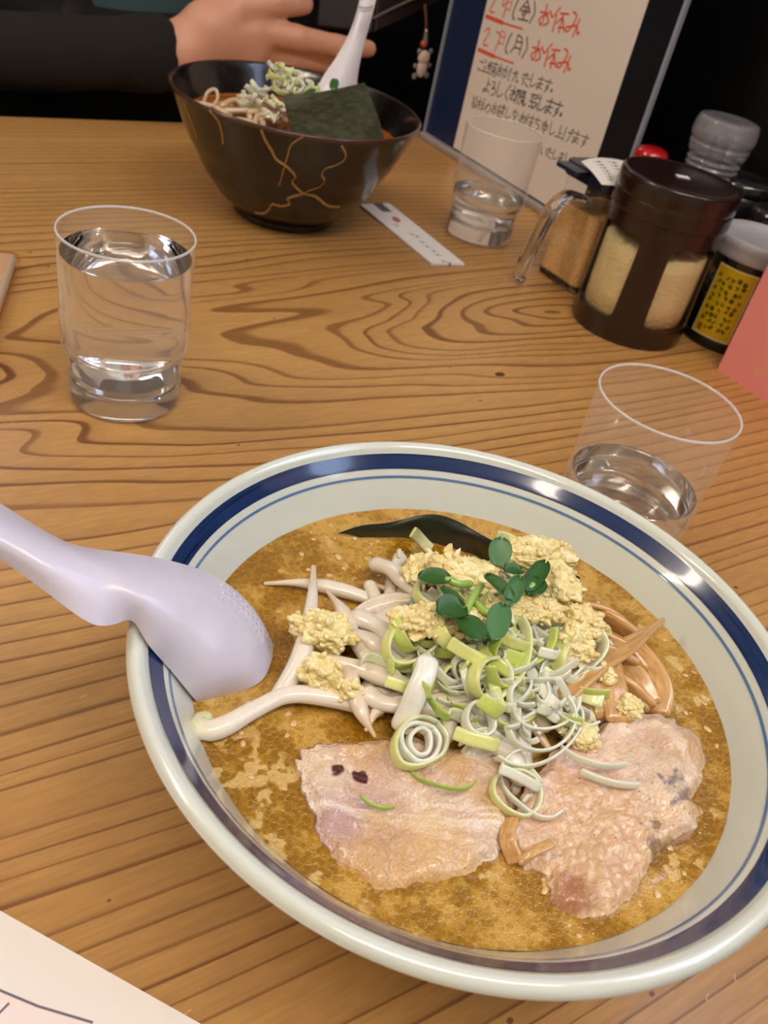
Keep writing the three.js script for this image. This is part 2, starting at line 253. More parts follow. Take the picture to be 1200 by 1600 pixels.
function brothColor(dx, dz) {
  const down = -0.643 * dx + 0.766 * dz, side = 0.766 * dx + 0.643 * dz;
  const big = fbm2(dx * 60 + 9, dz * 60, 3, 51), mid = fbm2(dx * 200, dz * 200, 3, 52);
  const w1 = worley(dx * 560, dz * 560 + big, 53), w2 = worley(dx * 1350 + mid, dz * 1350, 54);
  const oily = clamp(0.45 + down * 4 + (big - 0.5) * 3.8 - side * 1.5);
  const b1 = (1 - smooth(0.26 + 0.2 * w1[2], 0.36 + 0.2 * w1[2], w1[0])) * smooth(0.25, 0.5, w1[2] * 0.6 + oily * 0.6), b2 = (1 - smooth(0.3, 0.48, w2[0])) * (w2[2] > 0.35 ? 1 : 0.2);
  const cream = clamp(0.22 + (mid - 0.47) * 3.6 + (0.5 - oily) * 1.1);
  let c = mixc([184, 138, 52], [158, 110, 12], oily);
  c = mixc(c, [206, 164, 82], cream * 0.75);
  c = mixc(c, mixc([150, 104, 18], [134, 92, 4], oily), clamp(b1 * 0.6 + b2 * 0.42) * (1 - cream * 0.5));
  const lump = smooth(0.6, 0.7, fbm2(dx * 230 + 40, dz * 230, 3, 61)) * smooth(0.45, 0.62, fbm2(dx * 60, dz * 60 + 8, 2, 62));
  c = mixc(c, [222, 188, 126], lump * 0.75);
  const sp = worley(dx * 240, dz * 240, 63); if (sp[2] > 0.9 && sp[0] < 0.05) c = mixc(c, [82, 44, 20], 0.7);
  return [c, 0.6 - b1 * 0.4 - b2 * 0.3 + lump * 0.7];
}
function brothDisc(name, R, y, bottom, mat, label, cx, cz) {
  const nr = 40, na = 160, pos = [0, y, 0], uv = [0.5, 0.5], idx = [];
  for (let i = 1; i <= nr; i++) for (let k = 0; k < na; k++) {
    const r = (R * i) / nr, a = (k / na) * Math.PI * 2, x = r * Math.cos(a), z = r * Math.sin(a);
    pos.push(x, y + 0.0005 * (fbm2(x * 160, z * 160, 2, 71) - 0.5) + 0.0007 * smooth(0.96, 1, i / nr), z); uv.push(0.5 + (x / R) * 0.5, 0.5 + (z / R) * 0.5);
  }
  for (let k = 0; k < na; k++) { const q = 1 + (nr - 1) * na + k; pos.push(pos[q * 3], pos[q * 3 + 1], pos[q * 3 + 2]); uv.push(0.5, 0.5); }
  const o = 1 + nr * na;
  for (let k = 0; k < na; k++) { const a = (k / na) * Math.PI * 2; pos.push(bottom[0] * Math.cos(a), bottom[1], bottom[0] * Math.sin(a)); uv.push(0.5, 0.5); }
  pos.push(0, bottom[1], 0); uv.push(0.5, 0.5);
  for (let k = 0; k < na; k++) { const k2 = (k + 1) % na; idx.push(0, 1 + k2, 1 + k); for (let i = 0; i <= nr; i++) { if (i === nr - 1) continue; const p = 1 + i * na; idx.push(p + k, p + k2, p + na + k, p + k2, p + na + k2, p + na + k); } idx.push(o + na + k, o + na + k2, pos.length / 3 - 1); }
  const g = new THREE.BufferGeometry(); g.setAttribute('position', new THREE.Float32BufferAttribute(pos, 3)); g.setAttribute('uv', new THREE.Float32BufferAttribute(uv, 2)); g.setIndex(idx); g.computeVertexNormals();
  const m = single(name, g, mat, label, 'soup'); m.position.set(cx, 0, cz); return m;
}
{
  const R = 0.0785, W = 1200, bump = new Uint8Array(W * W * 4); let k = 0;
  const map = texture(W, W, (u, v) => { const r = brothColor((u - 0.5) * 2 * R, (v - 0.5) * 2 * R); bump[k] = bump[k + 1] = bump[k + 2] = clamp(r[1] * 200, 0, 255); bump[k + 3] = 255; k += 4; return r[0]; });
  const bt = new THREE.DataTexture(bump, W, W); bt.magFilter = THREE.LinearFilter; bt.needsUpdate = true;
  brothDisc('miso_broth', R, SOUP, [0.045, 0.02], phy(0xffffff, 0.16, { map, bumpMap: bt, bumpScale: 0.0004, clearcoat: 0.7, clearcoatRoughness: 0.05 }), 'golden brown foamy miso broth filling the white bowl', BX, BZ);
}

// ---------------------------------------------------------------- toppings in the near bowl
const wet = { clearcoat: 0.7, clearcoatRoughness: 0.12 };
const fibreTex = texture(256, 256, (u, v) => { const f = 0.6 * fbm2(u * 10, v * 64, 3, 5) + 0.4 * noise2(u * 60, v * 24, 9); return 243 + 12 * clamp(f * 1.6 - 0.3); }), fibreBump = texture(256, 256, (u, v) => 255 * (0.7 * fbm2(u * 8, v * 60, 3, 5) + 0.3 * noise2(u * 50, v * 20, 9)), false);
const sproutMat = phy(0xffffff, 0.4, { vertexColors: true, map: fibreTex, bumpMap: fibreBump, bumpScale: 0.00005, ...wet });
const lin = (h) => { const c = new THREE.Color(h); return [c.r, c.g, c.b]; };
const cl = (a, b, t) => [lerp(a[0], b[0], t), lerp(a[1], b[1], t), lerp(a[2], b[2], t)];
const SP0 = lin(0xefe4d2), SP1 = lin(0xd9b98a), SPG = lin(0xdfe0a0);
function sprout(points, a = 0.0026, tail = 'end', tint = 0, name = 'bean_sprout', label = 'white bean sprout in the ramen mound ' + mark(points[1]), group = 'bean sprouts in the near bowl') {
  const ends = (t) => (tail === 'end' ? 1 - 0.72 * smooth(0.45, 1, t) : tail === 'start' ? 0.3 + 0.7 * smooth(0, 0.55, t) : tail === 'hook' ? (t < 0.05 ? 0.75 : 1) : 1) * (0.92 + 0.1 * Math.sin(t * 9 + tint * 20));
  const g = sweep(points, { a: (t) => a * ends(t), b: (t) => a * 0.86 * ends(t), segs: 26, sides: 10, color: (t) => cl(cl(SP0, SP1, clamp(tint + (tail === 'end' ? smooth(0.6, 1, t) : tail === 'start' ? 1 - smooth(0, 0.4, t) : 0) * 0.6)), SPG, tail === 'hook' ? 1 - smooth(0, 0.2, t) : 0) });
  return single(name, g, sproutMat, label, 'bean sprout', group);
}
const MARKS = [['next to the char spotted pork', [0.1085, 0.056, -.0956]], ['next to the grey specked pork', [0.1424, 0.056, -.0807]], ['next to the bamboo shoots', [0.1806, 0.06, -.1004]], ['below the green sprout leaves', [0.1412, 0.07, -.1115]], ['at the back near the nori', [0.1697, 0.06, -.1558]], ['by the ginger on the upright sprout', [0.1084, 0.06, -.1342]], ['around the white stalk in front', [0.1153, 0.065, -.1096]]];
const mark = (p) => MARKS.reduce((m, q) => (Math.hypot(q[1][0] - p[0], q[1][2] - p[2]) < Math.hypot(m[1][0] - p[0], m[1][2] - p[2]) ? q : m))[0];
// those that can be told apart in the photograph
const unique = (m, label) => { m.userData.label = label; delete m.userData.group; return m; };
unique(sprout([[0.1183, 0.058, -.1677], [0.1094, 0.06, -.1527], [0.1007, 0.06, -.1398], [0.0943, 0.058, -.1329], [0.0872, 0.053, -.129]], 0.0029, 'start', 0.05), 'thick upright bean sprout with thin tail behind a ginger dab');
unique(sprout([[0.0674, 0.0535, -.13], [0.0642, 0.0545, -.1292], [0.0649, 0.0545, -.126], [0.069, 0.055, -.1247], [0.0784, 0.056, -.1259], [0.089, 0.0565, -.1266], [0.1, 0.056, -.1215], [0.1101, 0.055, -.114]], 0.0029, 'hook', 0.02), 'long bean sprout with curled green tip reaching toward the spoon');
sprout([[0.104, 0.0525, -.1711], [0.1133, 0.0545, -.1658], [0.123, 0.055, -.1587], [0.1311, 0.055, -.1506]], 0.0025, 'start', 0.1);
sprout([[0.1181, 0.0565, -.1576], [0.1171, 0.0585, -.1472], [0.1147, 0.059, -.1353], [0.1152, 0.058, -.127]], 0.0028, 'start', 0.25);
sprout([[0.1381, 0.058, -.162], [0.1389, 0.0615, -.1552], [0.1392, 0.063, -.1458], [0.1386, 0.063, -.1358]], 0.0032, 'end', 0.15);
sprout([[0.1456, 0.06, -.1603], [0.1393, 0.062, -.1538], [0.1392, 0.062, -.1454]], 0.0024, 'end', 0.1);
sprout([[0.1039, 0.056, -.1342], [0.1095, 0.059, -.1266], [0.1151, 0.061, -.1176], [0.1202, 0.061, -.1123]], 0.0028, 'none', 0.12);
sprout([[0.1069, 0.0585, -.1256], [0.105, 0.0585, -.1184], [0.104, 0.057, -.112], [0.1047, 0.055, -.1067]], 0.0027, 'end', 0.4);
sprout([[0.1081, 0.0585, -.1171], [0.1098, 0.0595, -.1125], [0.1175, 0.06, -.1077], [0.1307, 0.0605, -.1053]], 0.0028, 'none', 0.08);
sprout([[0.1034, 0.0555, -.109], [0.1086, 0.058, -.112], [0.1139, 0.06, -.1104], [0.1216, 0.06, -.1044]], 0.0024, 'start', 0.3);
sprout([[0.1128, 0.0585, -.1392], [0.1171, 0.0605, -.1329], [0.1201, 0.061, -.1222]], 0.0029, 'none', 0.12);
sprout([[0.1196, 0.0595, -.1424], [0.1224, 0.062, -.1333], [0.1248, 0.062, -.1232]], 0.0032, 'none', 0.08);
sprout([[0.1834, 0.06, -.1048], [0.1766, 0.061, -.0983], [0.1711, 0.061, -.094]], 0.0024, 'none', 0.15);
sprout([[0.1268, 0.06, -.1057], [0.1319, 0.0605, -.1008], [0.1375, 0.059, -.0928], [0.1393, 0.057, -.0857]], 0.0028, 'none', 0.06);
sprout([[0.1241, 0.057, -.0901], [0.1306, 0.0585, -.0894], [0.1333, 0.058, -.0842], [0.1329, 0.056, -.0795]], 0.0031, 'none', 0.04);
const MC = [0.1495, 0.06, -.1181];
const dome = (x, z, top = 0.021) => { const dx = x - MC[0], dz = z - MC[2], a = (dx * 0.766 + dz * 0.643) / 0.036, b = (-dx * 0.643 + dz * 0.766) / 0.03; return SOUP + top * Math.exp(-(a * a + b * b)); };
for (let i = 0; i < 66; i++) {
  const A = rr(0, 6.28), q = Math.sqrt(rnd()), u = q * Math.cos(A) * 0.035 - 0.002, w = q * Math.sin(A) * 0.028, x = MC[0] + u * 0.766 - w * 0.643, z = MC[2] + u * 0.643 + w * 0.766, th = rr(0, 6.28), L = rr(0.010, 0.020), pts = [];
  const bend = rr(-0.5, 0.5);
  for (let k = -1; k <= 1; k += 0.5) { const px = x + Math.cos(th + bend * k) * L * k, pz = z + Math.sin(th + bend * k) * L * k; pts.push([px, dome(px, pz, 0.0135) + rr(-0.001, 0.0015), pz]); }
  sprout(pts, rr(0.0019, 0.0027), ['end', 'none', 'start'][i % 3], rr(0, 0.35));
}

// scallion: rings, open arcs and slivers
const leekMat = phy(0xffffff, 0.4, { vertexColors: true, map: fibreTex, bumpMap: fibreBump, bumpScale: 0.00007, ...wet });
const LW = lin(0xf5f6e6), LY = lin(0xe8eb92), LG = lin(0xd2e070), LD = lin(0xa6c84a);
function leekArc(c, r, h, t, arc, tilt, spin, kind, label, group = 'scallion slices on the near bowl', squash = 1, parentName = 'scallion_slice') {
  const q = new THREE.Quaternion().setFromEuler(new THREE.Euler(tilt[0], spin, tilt[1], 'YXZ')), C = V3(c), pts = [], n = 10, full = arc > 6.2;
  for (let k = 0; k <= n; k++) { const a = (k / n) * arc, rk = r * (1 + 0.09 * Math.sin(a * 2 + r * 900) + 0.05 * Math.sin(a * 3 + r * 2300)); pts.push(new THREE.Vector3(rk * Math.cos(a), (full ? 0 : 0.0008 * Math.sin(a * 2)), rk * squash * Math.sin(a)).applyQuaternion(q).add(C)); }
  const ax = new THREE.Vector3(0, 1, 0).applyQuaternion(q).toArray();
  const outer = [cl(LW, LY, 0.12), LY, LG, LD][kind], inner = [LW, cl(LW, LY, 0.3), cl(LW, LY, 0.7), LG][kind];
  const g = sweep(pts, { a: h * (kind === 1 || kind === 2 ? 0.44 : 0.38), b: t * 0.42, segs: 30, sides: 10, n0: ax, power: 0.6, color: (tt, cc, ss) => cl(inner, outer, clamp(0.5 - ss * 0.8 + 0.3 * Math.sin(tt * 7 + r * 500))) });
  return single(parentName, g, leekMat, label ?? ['thin white', 'pale yellow', 'light green', 'narrow green'][kind] + ' scallion slice on the ramen ' + mark(c), 'scallion', group + (label ? '' : ['', ', yellow ones', ', light green ones', ', green ones'][kind]));
}
{
  const A = (px, r, h, t, arc, tx, tz, spin, kind, squash) => leekArc(px, r, h, t, arc, [tx, tz], spin, kind, undefined, undefined, squash);
  // large double ring in front of the mound, and the two rings lying on the pork
  const d = thing('scallion_slice', 'thick double scallion ring lying between the mound and the pork', 'scallion');
  for (const [r, kk] of [[0.0076, 1], [0.0058, 0], [0.0036, 0]]) { const m = leekArc([0.1116, 0.0602, -.0973], r, 0.0046, 0.0015, 6.28, [0.35, 0.1], 0.4, kk, 'x', 'x', 0.82); scene.remove(m); m.name = 'ring_layer'; m.userData = {}; d.add(m); }
  unique(leekArc([0.1277, 0.0585, -.0752], 0.0064, 0.0038, 0.0013, 6.28, [0.3, 0.15], 0.2, 1, undefined, undefined, 0.9), 'pale yellow scallion ring resting between the two pork slices');
  unique(leekArc([0.1336, 0.059, -.0755], 0.0085, 0.0034, 0.0011, 3.6, [0.25, -0.2], -1.4, 0), 'white scallion half ring leaning on the grey specked pork');
  A([0.1124, 0.0645, -.1178], 0.0072, 0.0036, 0.0013, 4.4, 0.5, 0.1, 2.2, 1, 0.8);
  A([0.1234, 0.069, -.122], 0.0085, 0.005, 0.0014, 5.6, 0.5, 0.2, 0.2, 1, 0.7); A([0.1233, 0.0695, -.1254], 0.006, 0.005, 0.0014, 5.8, 0.7, 0.2, 1.1, 2, 0.8);
  A([0.1383, 0.0715, -.133], 0.0062, 0.0045, 0.0018, 6.28, 0.25, 0.1, 0.5, 1, 0.9); A([0.1341, 0.072, -.1213], 0.0075, 0.005, 0.0013, 5.5, 0.5, -0.1, 0.9, 1, 0.8); A([0.1337, 0.0735, -.1136], 0.0075, 0.0045, 0.0012, 5.0, 0.3, 0.3, 2.1, 1, 0.8);
  A([0.1242, 0.0635, -.0931], 0.0072, 0.0042, 0.0013, 5.3, 0.5, 0.2, 2.4, 1, 0.75); A([0.1274, 0.065, -.0943], 0.0045, 0.005, 0.0014, 6.28, 0.4, 0.1, 0.3, 0, 0.9);
  A([0.1346, 0.0705, -.1014], 0.0065, 0.0052, 0.0015, 5.8, 0.7, 0.3, 0.6, 1, 0.8); A([0.1307, 0.07, -.0999], 0.0075, 0.005, 0.0014, 4.2, 0.5, 0.2, 1.8, 2, 0.9);
  A([0.1295, 0.061, -.0835], 0.0105, 0.0036, 0.0012, 4.6, 0.5, 0.15, 2.0, 0, 0.72); A([0.1258, 0.0595, -.0821], 0.0115, 0.0032, 0.0011, 3.5, 0.4, 0.2, 2.1, 0, 0.7);
  A([0.1437, 0.0655, -.0881], 0.0125, 0.0036, 0.0011, 3.7, 0.35, 0.1, 0.3, 0, 0.6); A([0.1469, 0.067, -.0913], 0.012, 0.0034, 0.0011, 4.1, 0.5, -0.1, -0.3, 0, 0.55); A([0.1413, 0.063, -.0867], 0.0145, 0.0034, 0.0011, 3.0, 0.3, 0.1, 0.1, 0, 0.6);
  A([0.1388, 0.0715, -.0988], 0.014, 0.0042, 0.0011, 3.3, 0.9, 0.5, 1.5, 0, 0.6); A([0.1469, 0.0725, -.0994], 0.0135, 0.004, 0.0011, 3.4, 1.0, 0.3, 1.9, 0, 0.55); A([0.1522, 0.0715, -.097], 0.0155, 0.0044, 0.0011, 3.0, 0.9, 0.4, 2.6, 2, 0.5);
  A([0.1551, 0.068, -.0917], 0.0095, 0.0036, 0.0011, 3.1, 0.5, -0.4, 4.3, 0, 0.7); A([0.1597, 0.066, -.0904], 0.0085, 0.0034, 0.0011, 2.6, 0.5, -0.5, 4.6, 0, 0.8); A([0.1593, 0.0615, -.0837], 0.0155, 0.003, 0.0011, 1.2, 0.1, 0.1, 4.6, 0, 0.9);
  A([0.1653, 0.0595, -.0798], 0.02, 0.003, 0.0012, 0.75, 0.1, 0.1, 4.3, 0); A([0.1427, 0.0745, -.1066], 0.0115, 0.0045, 0.0012, 3.4, 0.7, 0.2, 0.7, 2, 0.7); A([0.1495, 0.0745, -.1064], 0.01, 0.005, 0.0013, 3.6, 0.9, 0.2, 0.1, 3, 0.7);
  A([0.1607, 0.0745, -.1113], 0.0135, 0.0045, 0.0012, 2.8, 0.9, 0.3, 2.7, 2, 0.5); A([0.161, 0.073, -.1074], 0.013, 0.0042, 0.0012, 2.9, 1.0, 0.3, 2.9, 2, 0.5); A([0.1668, 0.069, -.0999], 0.0085, 0.006, 0.0015, 4.5, 0.7, 0.3, 0.4, 1, 0.7); A([0.1686, 0.0665, -.0964], 0.012, 0.005, 0.0013, 2.2, 0.5, 0.1, 4.5, 2, 0.7);
  A([0.1136, 0.0595, -.0896], 0.0085, 0.0018, 0.0008, 2.9, 0.2, 0.2, 5.2, 3, 0.8); A([0.1041, 0.0575, -.098], 0.014, 0.0016, 0.0009, 0.7, 0.2, 0, 4.2, 3, 0.8); A([0.12, 0.0665, -.1158], 0.0065, 0.0045, 0.0013, 3.2, 0.8, 0.2, 3.2, 2, 0.9);
  A([0.1252, 0.068, -.1099], 0.0095, 0.005, 0.0014, 2.2, 0.4, 0.2, 3.8, 2, 0.8); A([0.1257, 0.067, -.1035], 0.0095, 0.0045, 0.0013, 2.0, 0.4, 0.1, 3.9, 3, 0.8); A([0.1833, 0.066, -.1441], 0.009, 0.004, 0.0012, 2.0, 0.6, 0.1, 2.2, 2, 0.8); A([0.1573, 0.064, -.1548], 0.012, 0.0045, 0.0012, 1.5, 0.7, 0.5, 2.7, 2, 0.9); A([0.1534, 0.063, -.1553], 0.011, 0.004, 0.0012, 0.9, 0.9, 0.2, 3.0, 0, 0.9);
  // thick white stalk piece standing in front
  unique(single('scallion_stalk', sweep([[0.1211, 0.0715, -.1121], [0.1185, 0.071, -.1093], [0.1152, 0.068, -.1069], [0.113, 0.0635, -.1054], [0.1108, 0.059, -.1041]], { a: 0.0031, b: 0.0017, segs: 20, sides: 12, color: (t) => cl(LW, SP0, t * 0.5) }), leekMat, '', 'scallion'), 'thick white scallion stalk lying down the front of the mound');
  const tops = [[620, 960, 850, 1120], [700, 980, 930, 1090], [760, 940, 900, 1060]];
  for (let i = 0; i < 104; i++) {
    const a = rr(0, 6.28), q = Math.sqrt(rnd()), u = q * Math.cos(a) * 0.028 + 0.003, w = q * Math.sin(a) * 0.022 + 0.001, x = MC[0] + u * 0.766 - w * 0.643, z = MC[2] + u * 0.643 + w * 0.766;
    const right = u > 0.006, kind = right ? [0, 0, 0, 1, 0, 2][i % 6] : [1, 0, 1, 0, 1, 2][i % 6];
    leekArc([x, dome(x, z, 0.0195) + 0.001, z], right ? rr(0.007, 0.0125) : rr(0.005, 0.0085), rr(0.003, 0.0048), rr(0.001, 0.0014), right ? rr(1.8, 4.2) : rr(2.4, 5.8), [rr(0.1, 0.9), rr(-0.4, 0.4)], rr(0, 6.28), kind, undefined, undefined, rr(0.55, 0.95));
  }
  for (let i = 0; i < 46; i++) {                      // fine slivers strewn over the front and right of the mound
    const a = rr(0, 6.28), q = Math.sqrt(rnd()), u = q * Math.cos(a) * 0.026 + 0.007, w = q * Math.sin(a) * 0.02 + 0.008, x = MC[0] + u * 0.766 - w * 0.643, z = MC[2] + u * 0.643 + w * 0.766;
    leekArc([x, dome(x, z, 0.0195) + rr(0.001, 0.0035), z], rr(0.006, 0.012), rr(0.0024, 0.0036), rr(0.0008, 0.0011), rr(1.2, 3.4), [rr(0.1, 0.9), rr(-0.5, 0.5)], rr(0, 6.28), i % 7 === 3 ? 1 : 0, undefined, undefined, rr(0.5, 0.9));
  }
}
// grated ginger and garlic: crumbly dabs
const gingerMat = phy(0xffffff, 0.5, { vertexColors: true, clearcoat: 0.6, clearcoatRoughness: 0.15 });
const grainGeo = (() => { const g = mergeVertices(new THREE.IcosahedronGeometry(1, 2).deleteAttribute('uv').deleteAttribute('normal')), p = g.attributes.position; for (let i = 0; i < p.count; i++) { const s = 0.7 + 0.6 * noise3(p.getX(i) * 2, p.getY(i) * 2, p.getZ(i) * 2, 8); p.setXYZ(i, p.getX(i) * s, p.getY(i) * s, p.getZ(i) * s); } g.computeVertexNormals(); return g; })();
function dab(c, rx, ry, rz, turn, seed, label, name = 'grated_ginger', mat = gingerMat) {
  const g0 = mergeVertices(new THREE.IcosahedronGeometry(1, 28).deleteAttribute('uv').deleteAttribute('normal')), p = g0.attributes.position, v = new THREE.Vector3(), n = new THREE.Vector3(), col = [];
  const A = lin(0xf6e9b0), B = lin(0xe4cc82);
  for (let i = 0; i < p.count; i++) {
    v.fromBufferAttribute(p, i);
    const s = 1 + (noise3(v.x * 2.3 + seed, v.y * 2.3 + 7, v.z * 2.3, seed) - 0.5) * 0.62 + (noise3(v.x * 4 + seed, v.y * 4 + 3, v.z * 4, seed + 2) - 0.5) * 0.26;
    n.set(v.x / rx, v.y / ry, v.z / rz).normalize(); v.set(v.x * s * rx, v.y * s * ry, v.z * s * rz);
    const f = worley3(v.x * 1000 + seed * 9, v.y * 1000, v.z * 1000, seed), h = worley3(v.x * 2100 + seed * 9, v.y * 2100, v.z * 2100, seed + 1);
    const up = 0.0008 * (0.55 - f) + 0.00035 * (0.5 - h); v.addScaledVector(n, up); p.setXYZ(i, v.x, v.y, v.z);
    const k = clamp(noise3(v.x * 400 + seed, v.y * 400, v.z * 400, seed + 6) * 1.6 - 0.3); col.push(...cl(A, B, k));
  }
  g0.setAttribute('color', new THREE.Float32BufferAttribute(col, 3)); g0.computeVertexNormals();
  const parts = [g0], rg = mulberry(seed * 77 + 5), nGrain = Math.round(26 + 9e5 * rx * rz), q = new THREE.Quaternion(), M = new THREE.Matrix4();
  for (let k = 0; k < nGrain; k++) {                     // single gratings on the surface
    const i = Math.floor(rg() * p.count); v.fromBufferAttribute(p, i); const s = 0.0005 + 0.0008 * rg(), gr = grainGeo.clone(); q.setFromEuler(new THREE.Euler(rg() * 6, rg() * 6, rg() * 6));
    gr.applyMatrix4(M.compose(v, q, new THREE.Vector3(s * (1 + rg()), s * 0.8, s * (0.7 + 0.5 * rg())))); const t = rg(), cc = []; for (let j = 0; j < gr.attributes.position.count; j++) cc.push(...cl(A, B, t)); gr.setAttribute('color', new THREE.Float32BufferAttribute(cc, 3)); parts.push(gr);
  }
  const m = single(name, mergeGeometries(parts), mat, label, 'ginger'); place(m, c, [0, turn, 0]); return m;
}
dab([0.1061, 0.0625, -.1391], 0.0058, 0.0052, 0.0085, 0.9, 1, 'cream grated ginger dab resting against the upright bean sprout');
dab([0.0991, 0.0595, -.1283], 0.0042, 0.004, 0.0062, 0.5, 2, 'lower drip of grated ginger above the long bean sprout');
dab([0.1284, 0.0735, -.1238], 0.0098, 0.0032, 0.0055, -0.3, 3, 'grated ginger smear on the yellow scallion slices');
dab([0.1519, 0.0725, -.135], 0.012, 0.0042, 0.007, -0.6, 4, 'grated ginger heap between the small round green leaves');
dab([0.1452, 0.0665, -.1472], 0.0075, 0.003, 0.0055, 0.2, 5, 'thin grated ginger patch at the back of the mound');
dab([0.1801, 0.0705, -.1373], 0.0125, 0.0046, 0.0065, -0.4, 6, 'largest grated ginger heap at the back near the nori');
dab([0.1762, 0.0725, -.1219], 0.006, 0.0052, 0.009, -0.3, 7, 'grated ginger heap falling beside the bamboo shoots');
dab([0.1577, 0.0745, -.1165], 0.011, 0.0034, 0.005, -0.5, 8, 'grated ginger streak below the green sprout leaves');
dab([0.1739, 0.0705, -.1077], 0.0052, 0.0046, 0.0062, 0.4, 9, 'grated ginger dab on the white sprout near the bamboo shoots');
dab([0.1662, 0.0705, -.1013], 0.0058, 0.0036, 0.005, 0.2, 10, 'grated ginger dab on the yellow scallion near the bamboo shoots');
dab([0.1383, 0.0745, -.1172], 0.006, 0.003, 0.0045, 0.2, 11, 'small grated ginger patch under the lowest green leaf');
dab([0.1545, 0.06, -.0808], 0.0034, 0.003, 0.0048, 0.8, 12, 'small grated ginger drip on the edge of the grey specked pork');
dab([0.1732, 0.0625, -.0823], 0.0032, 0.0026, 0.0034, 0.3, 13, 'small grated ginger crumb on the bamboo strip');
dab([0.1722, 0.0655, -.0928], 0.0024, 0.002, 0.003, 0.3, 14, 'tiny grated ginger crumb on the crossing bamboo shoot');
dab([0.104, 0.0585, -.1205], 0.003, 0.0024, 0.0036, 0.3, 15, 'small grated ginger crumb beside the long bean sprout');

// radish sprouts: stems with round green leaves
const leafMat = phy(0x2e5a1e, 0.5, { clearcoat: 0.12, clearcoatRoughness: 0.3, side: THREE.DoubleSide }), stemMat = phy(0x9cc058, 0.4, wet), paleLeaf = phy(0x4d7a46, 0.5, { clearcoat: 0.12, clearcoatRoughness: 0.3 });
function leaf(base, tip, half, lift, mat, parent) {         // a cupped leaf from base to tip
  const B = V3(base), E = V3(tip), d = E.clone().sub(B), s = new THREE.Vector3(0, 1, 0).cross(d).normalize(), n = d.clone().cross(s).normalize(), rows = [];
  for (const q of [0, 0.12, 0.35, 0.65, 0.88, 1]) {
    const w = half * Math.pow(Math.sin(Math.PI * clamp(q * 0.86 + 0.09)), 0.55) * (q === 0 ? 0.35 : q === 1 ? 0.3 : 1), row = [];
    for (const e of [-1, -0.5, 0, 0.5, 1]) row.push(B.clone().addScaledVector(d, q).addScaledVector(s, e * w * 0.78).addScaledVector(new THREE.Vector3(0, 1, 0), lift * (e * e * 0.8 - 4 * q * (q - 1) * 0.5)).toArray());
    rows.push(row);
  }
  return mesh('leaf', sheet(rows, 0.0004, 16, 10), mat, parent);
}
function radish(label, stem, leaves) {
  const g = thing('radish_sprout', label, 'radish sprout');
  mesh('stem', sweep(stem, { a: 0.0011, segs: 16, sides: 8 }), stemMat, g);
  for (const [b, t, w, l, m] of leaves) leaf(b, t, w, l, m ? paleLeaf : leafMat, g);
}
radish('radish sprout with two dark leaves hanging at the front of the mound', [[0.1477, 0.078, -.1261], [0.1415, 0.0785, -.1224], [0.1357, 0.078, -.1179]], [[[0.1359, 0.0795, -.1194], [0.1278, 0.0795, -.1204], 0.0056, 0.0016], [[0.1333, 0.0795, -.1165], [0.133, 0.0795, -.1072], 0.0046, 0.0012]]);
radish('radish sprout with a single dark leaf beside the thin ginger patch', [[0.1459, 0.077, -.1287], [0.1409, 0.0785, -.1289], [0.1387, 0.079, -.1308]], [[[0.1391, 0.079, -.1307], [0.1317, 0.078, -.1353], 0.0042, 0.0012], [[0.1371, 0.0785, -.1213], [0.1355, 0.0785, -.1292], 0.0022, 0.0006]]);
radish('radish sprout with a blue green leaf pointing down the mound', [[0.1424, 0.077, -.1217], [0.1427, 0.0785, -.1158], [0.1476, 0.079, -.1155]], [[[0.1472, 0.08, -.116], [0.1373, 0.0785, -.1072], 0.0042, 0.0008, 1], [[0.1505, 0.08, -.1161], [0.1477, 0.0815, -.1259], 0.003, 0.0016], [[0.1474, 0.08, -.1146], [0.1577, 0.081, -.122], 0.003, 0.0018, 1]]);
radish('radish sprout with one upright leaf behind the ginger heap', [[0.165, 0.074, -.1317], [0.1634, 0.0755, -.1335], [0.1607, 0.077, -.1339]], [[[0.1593, 0.0765, -.1326], [0.1628, 0.082, -.1376], 0.0046, 0.0008, 1]]);
radish('radish sprout with small leaves beside the largest ginger heap', [[0.1541, 0.077, -.1193], [0.1582, 0.0785, -.119], [0.1612, 0.0795, -.1196]], [[[0.158, 0.079, -.1185], [0.1711, 0.08, -.1256], 0.0034, 0.0014], [[0.1579, 0.079, -.1171], [0.1644, 0.0795, -.1204], 0.0042, 0.0016], [[0.1626, 0.079, -.1262], [0.1574, 0.079, -.1281], 0.003, 0.001]]);

// bamboo shoots (menma)
const menmaMat = phy(0xffffff, 0.34, { ...wet, map: texture(256, 128, (u, v) => { const f = fbm2(u * 6, v * 40, 3, 81); return mixc([226, 180, 116], [190, 142, 84], clamp(f * 1.7 - 0.35)); }) });
function menma(points, a, b, n0, label, taper) {
  const m = single('bamboo_shoot', sweep(points, { a: taper ? (t) => a * (1 - 0.85 * smooth(0.35, 1, t)) : a, b, segs: 22, sides: 12, n0, power: 0.6 }), menmaMat, label ?? 'brown bamboo shoot strip between the mound and the bowl wall', 'bamboo shoot', label ? undefined : 'bamboo shoots in the near bowl'); return m;
}
menma([[0.1545, 0.064, -.0931], [0.1723, 0.0655, -.0971], [0.1902, 0.064, -.0996], [0.2111, 0.0615, -.1042]], 0.0052, 0.0011, [0.5, 0.3, 0.6], 'pointed bamboo shoot blade crossing over the other strips', true);
menma([[0.1786, 0.0635, -.0978], [0.173, 0.063, -.0889], [0.1693, 0.0605, -.0811]], 0.0044, 0.0013, [0.77, 0, 0.64], 'wide bamboo strip with square cut end above the grey specked pork');
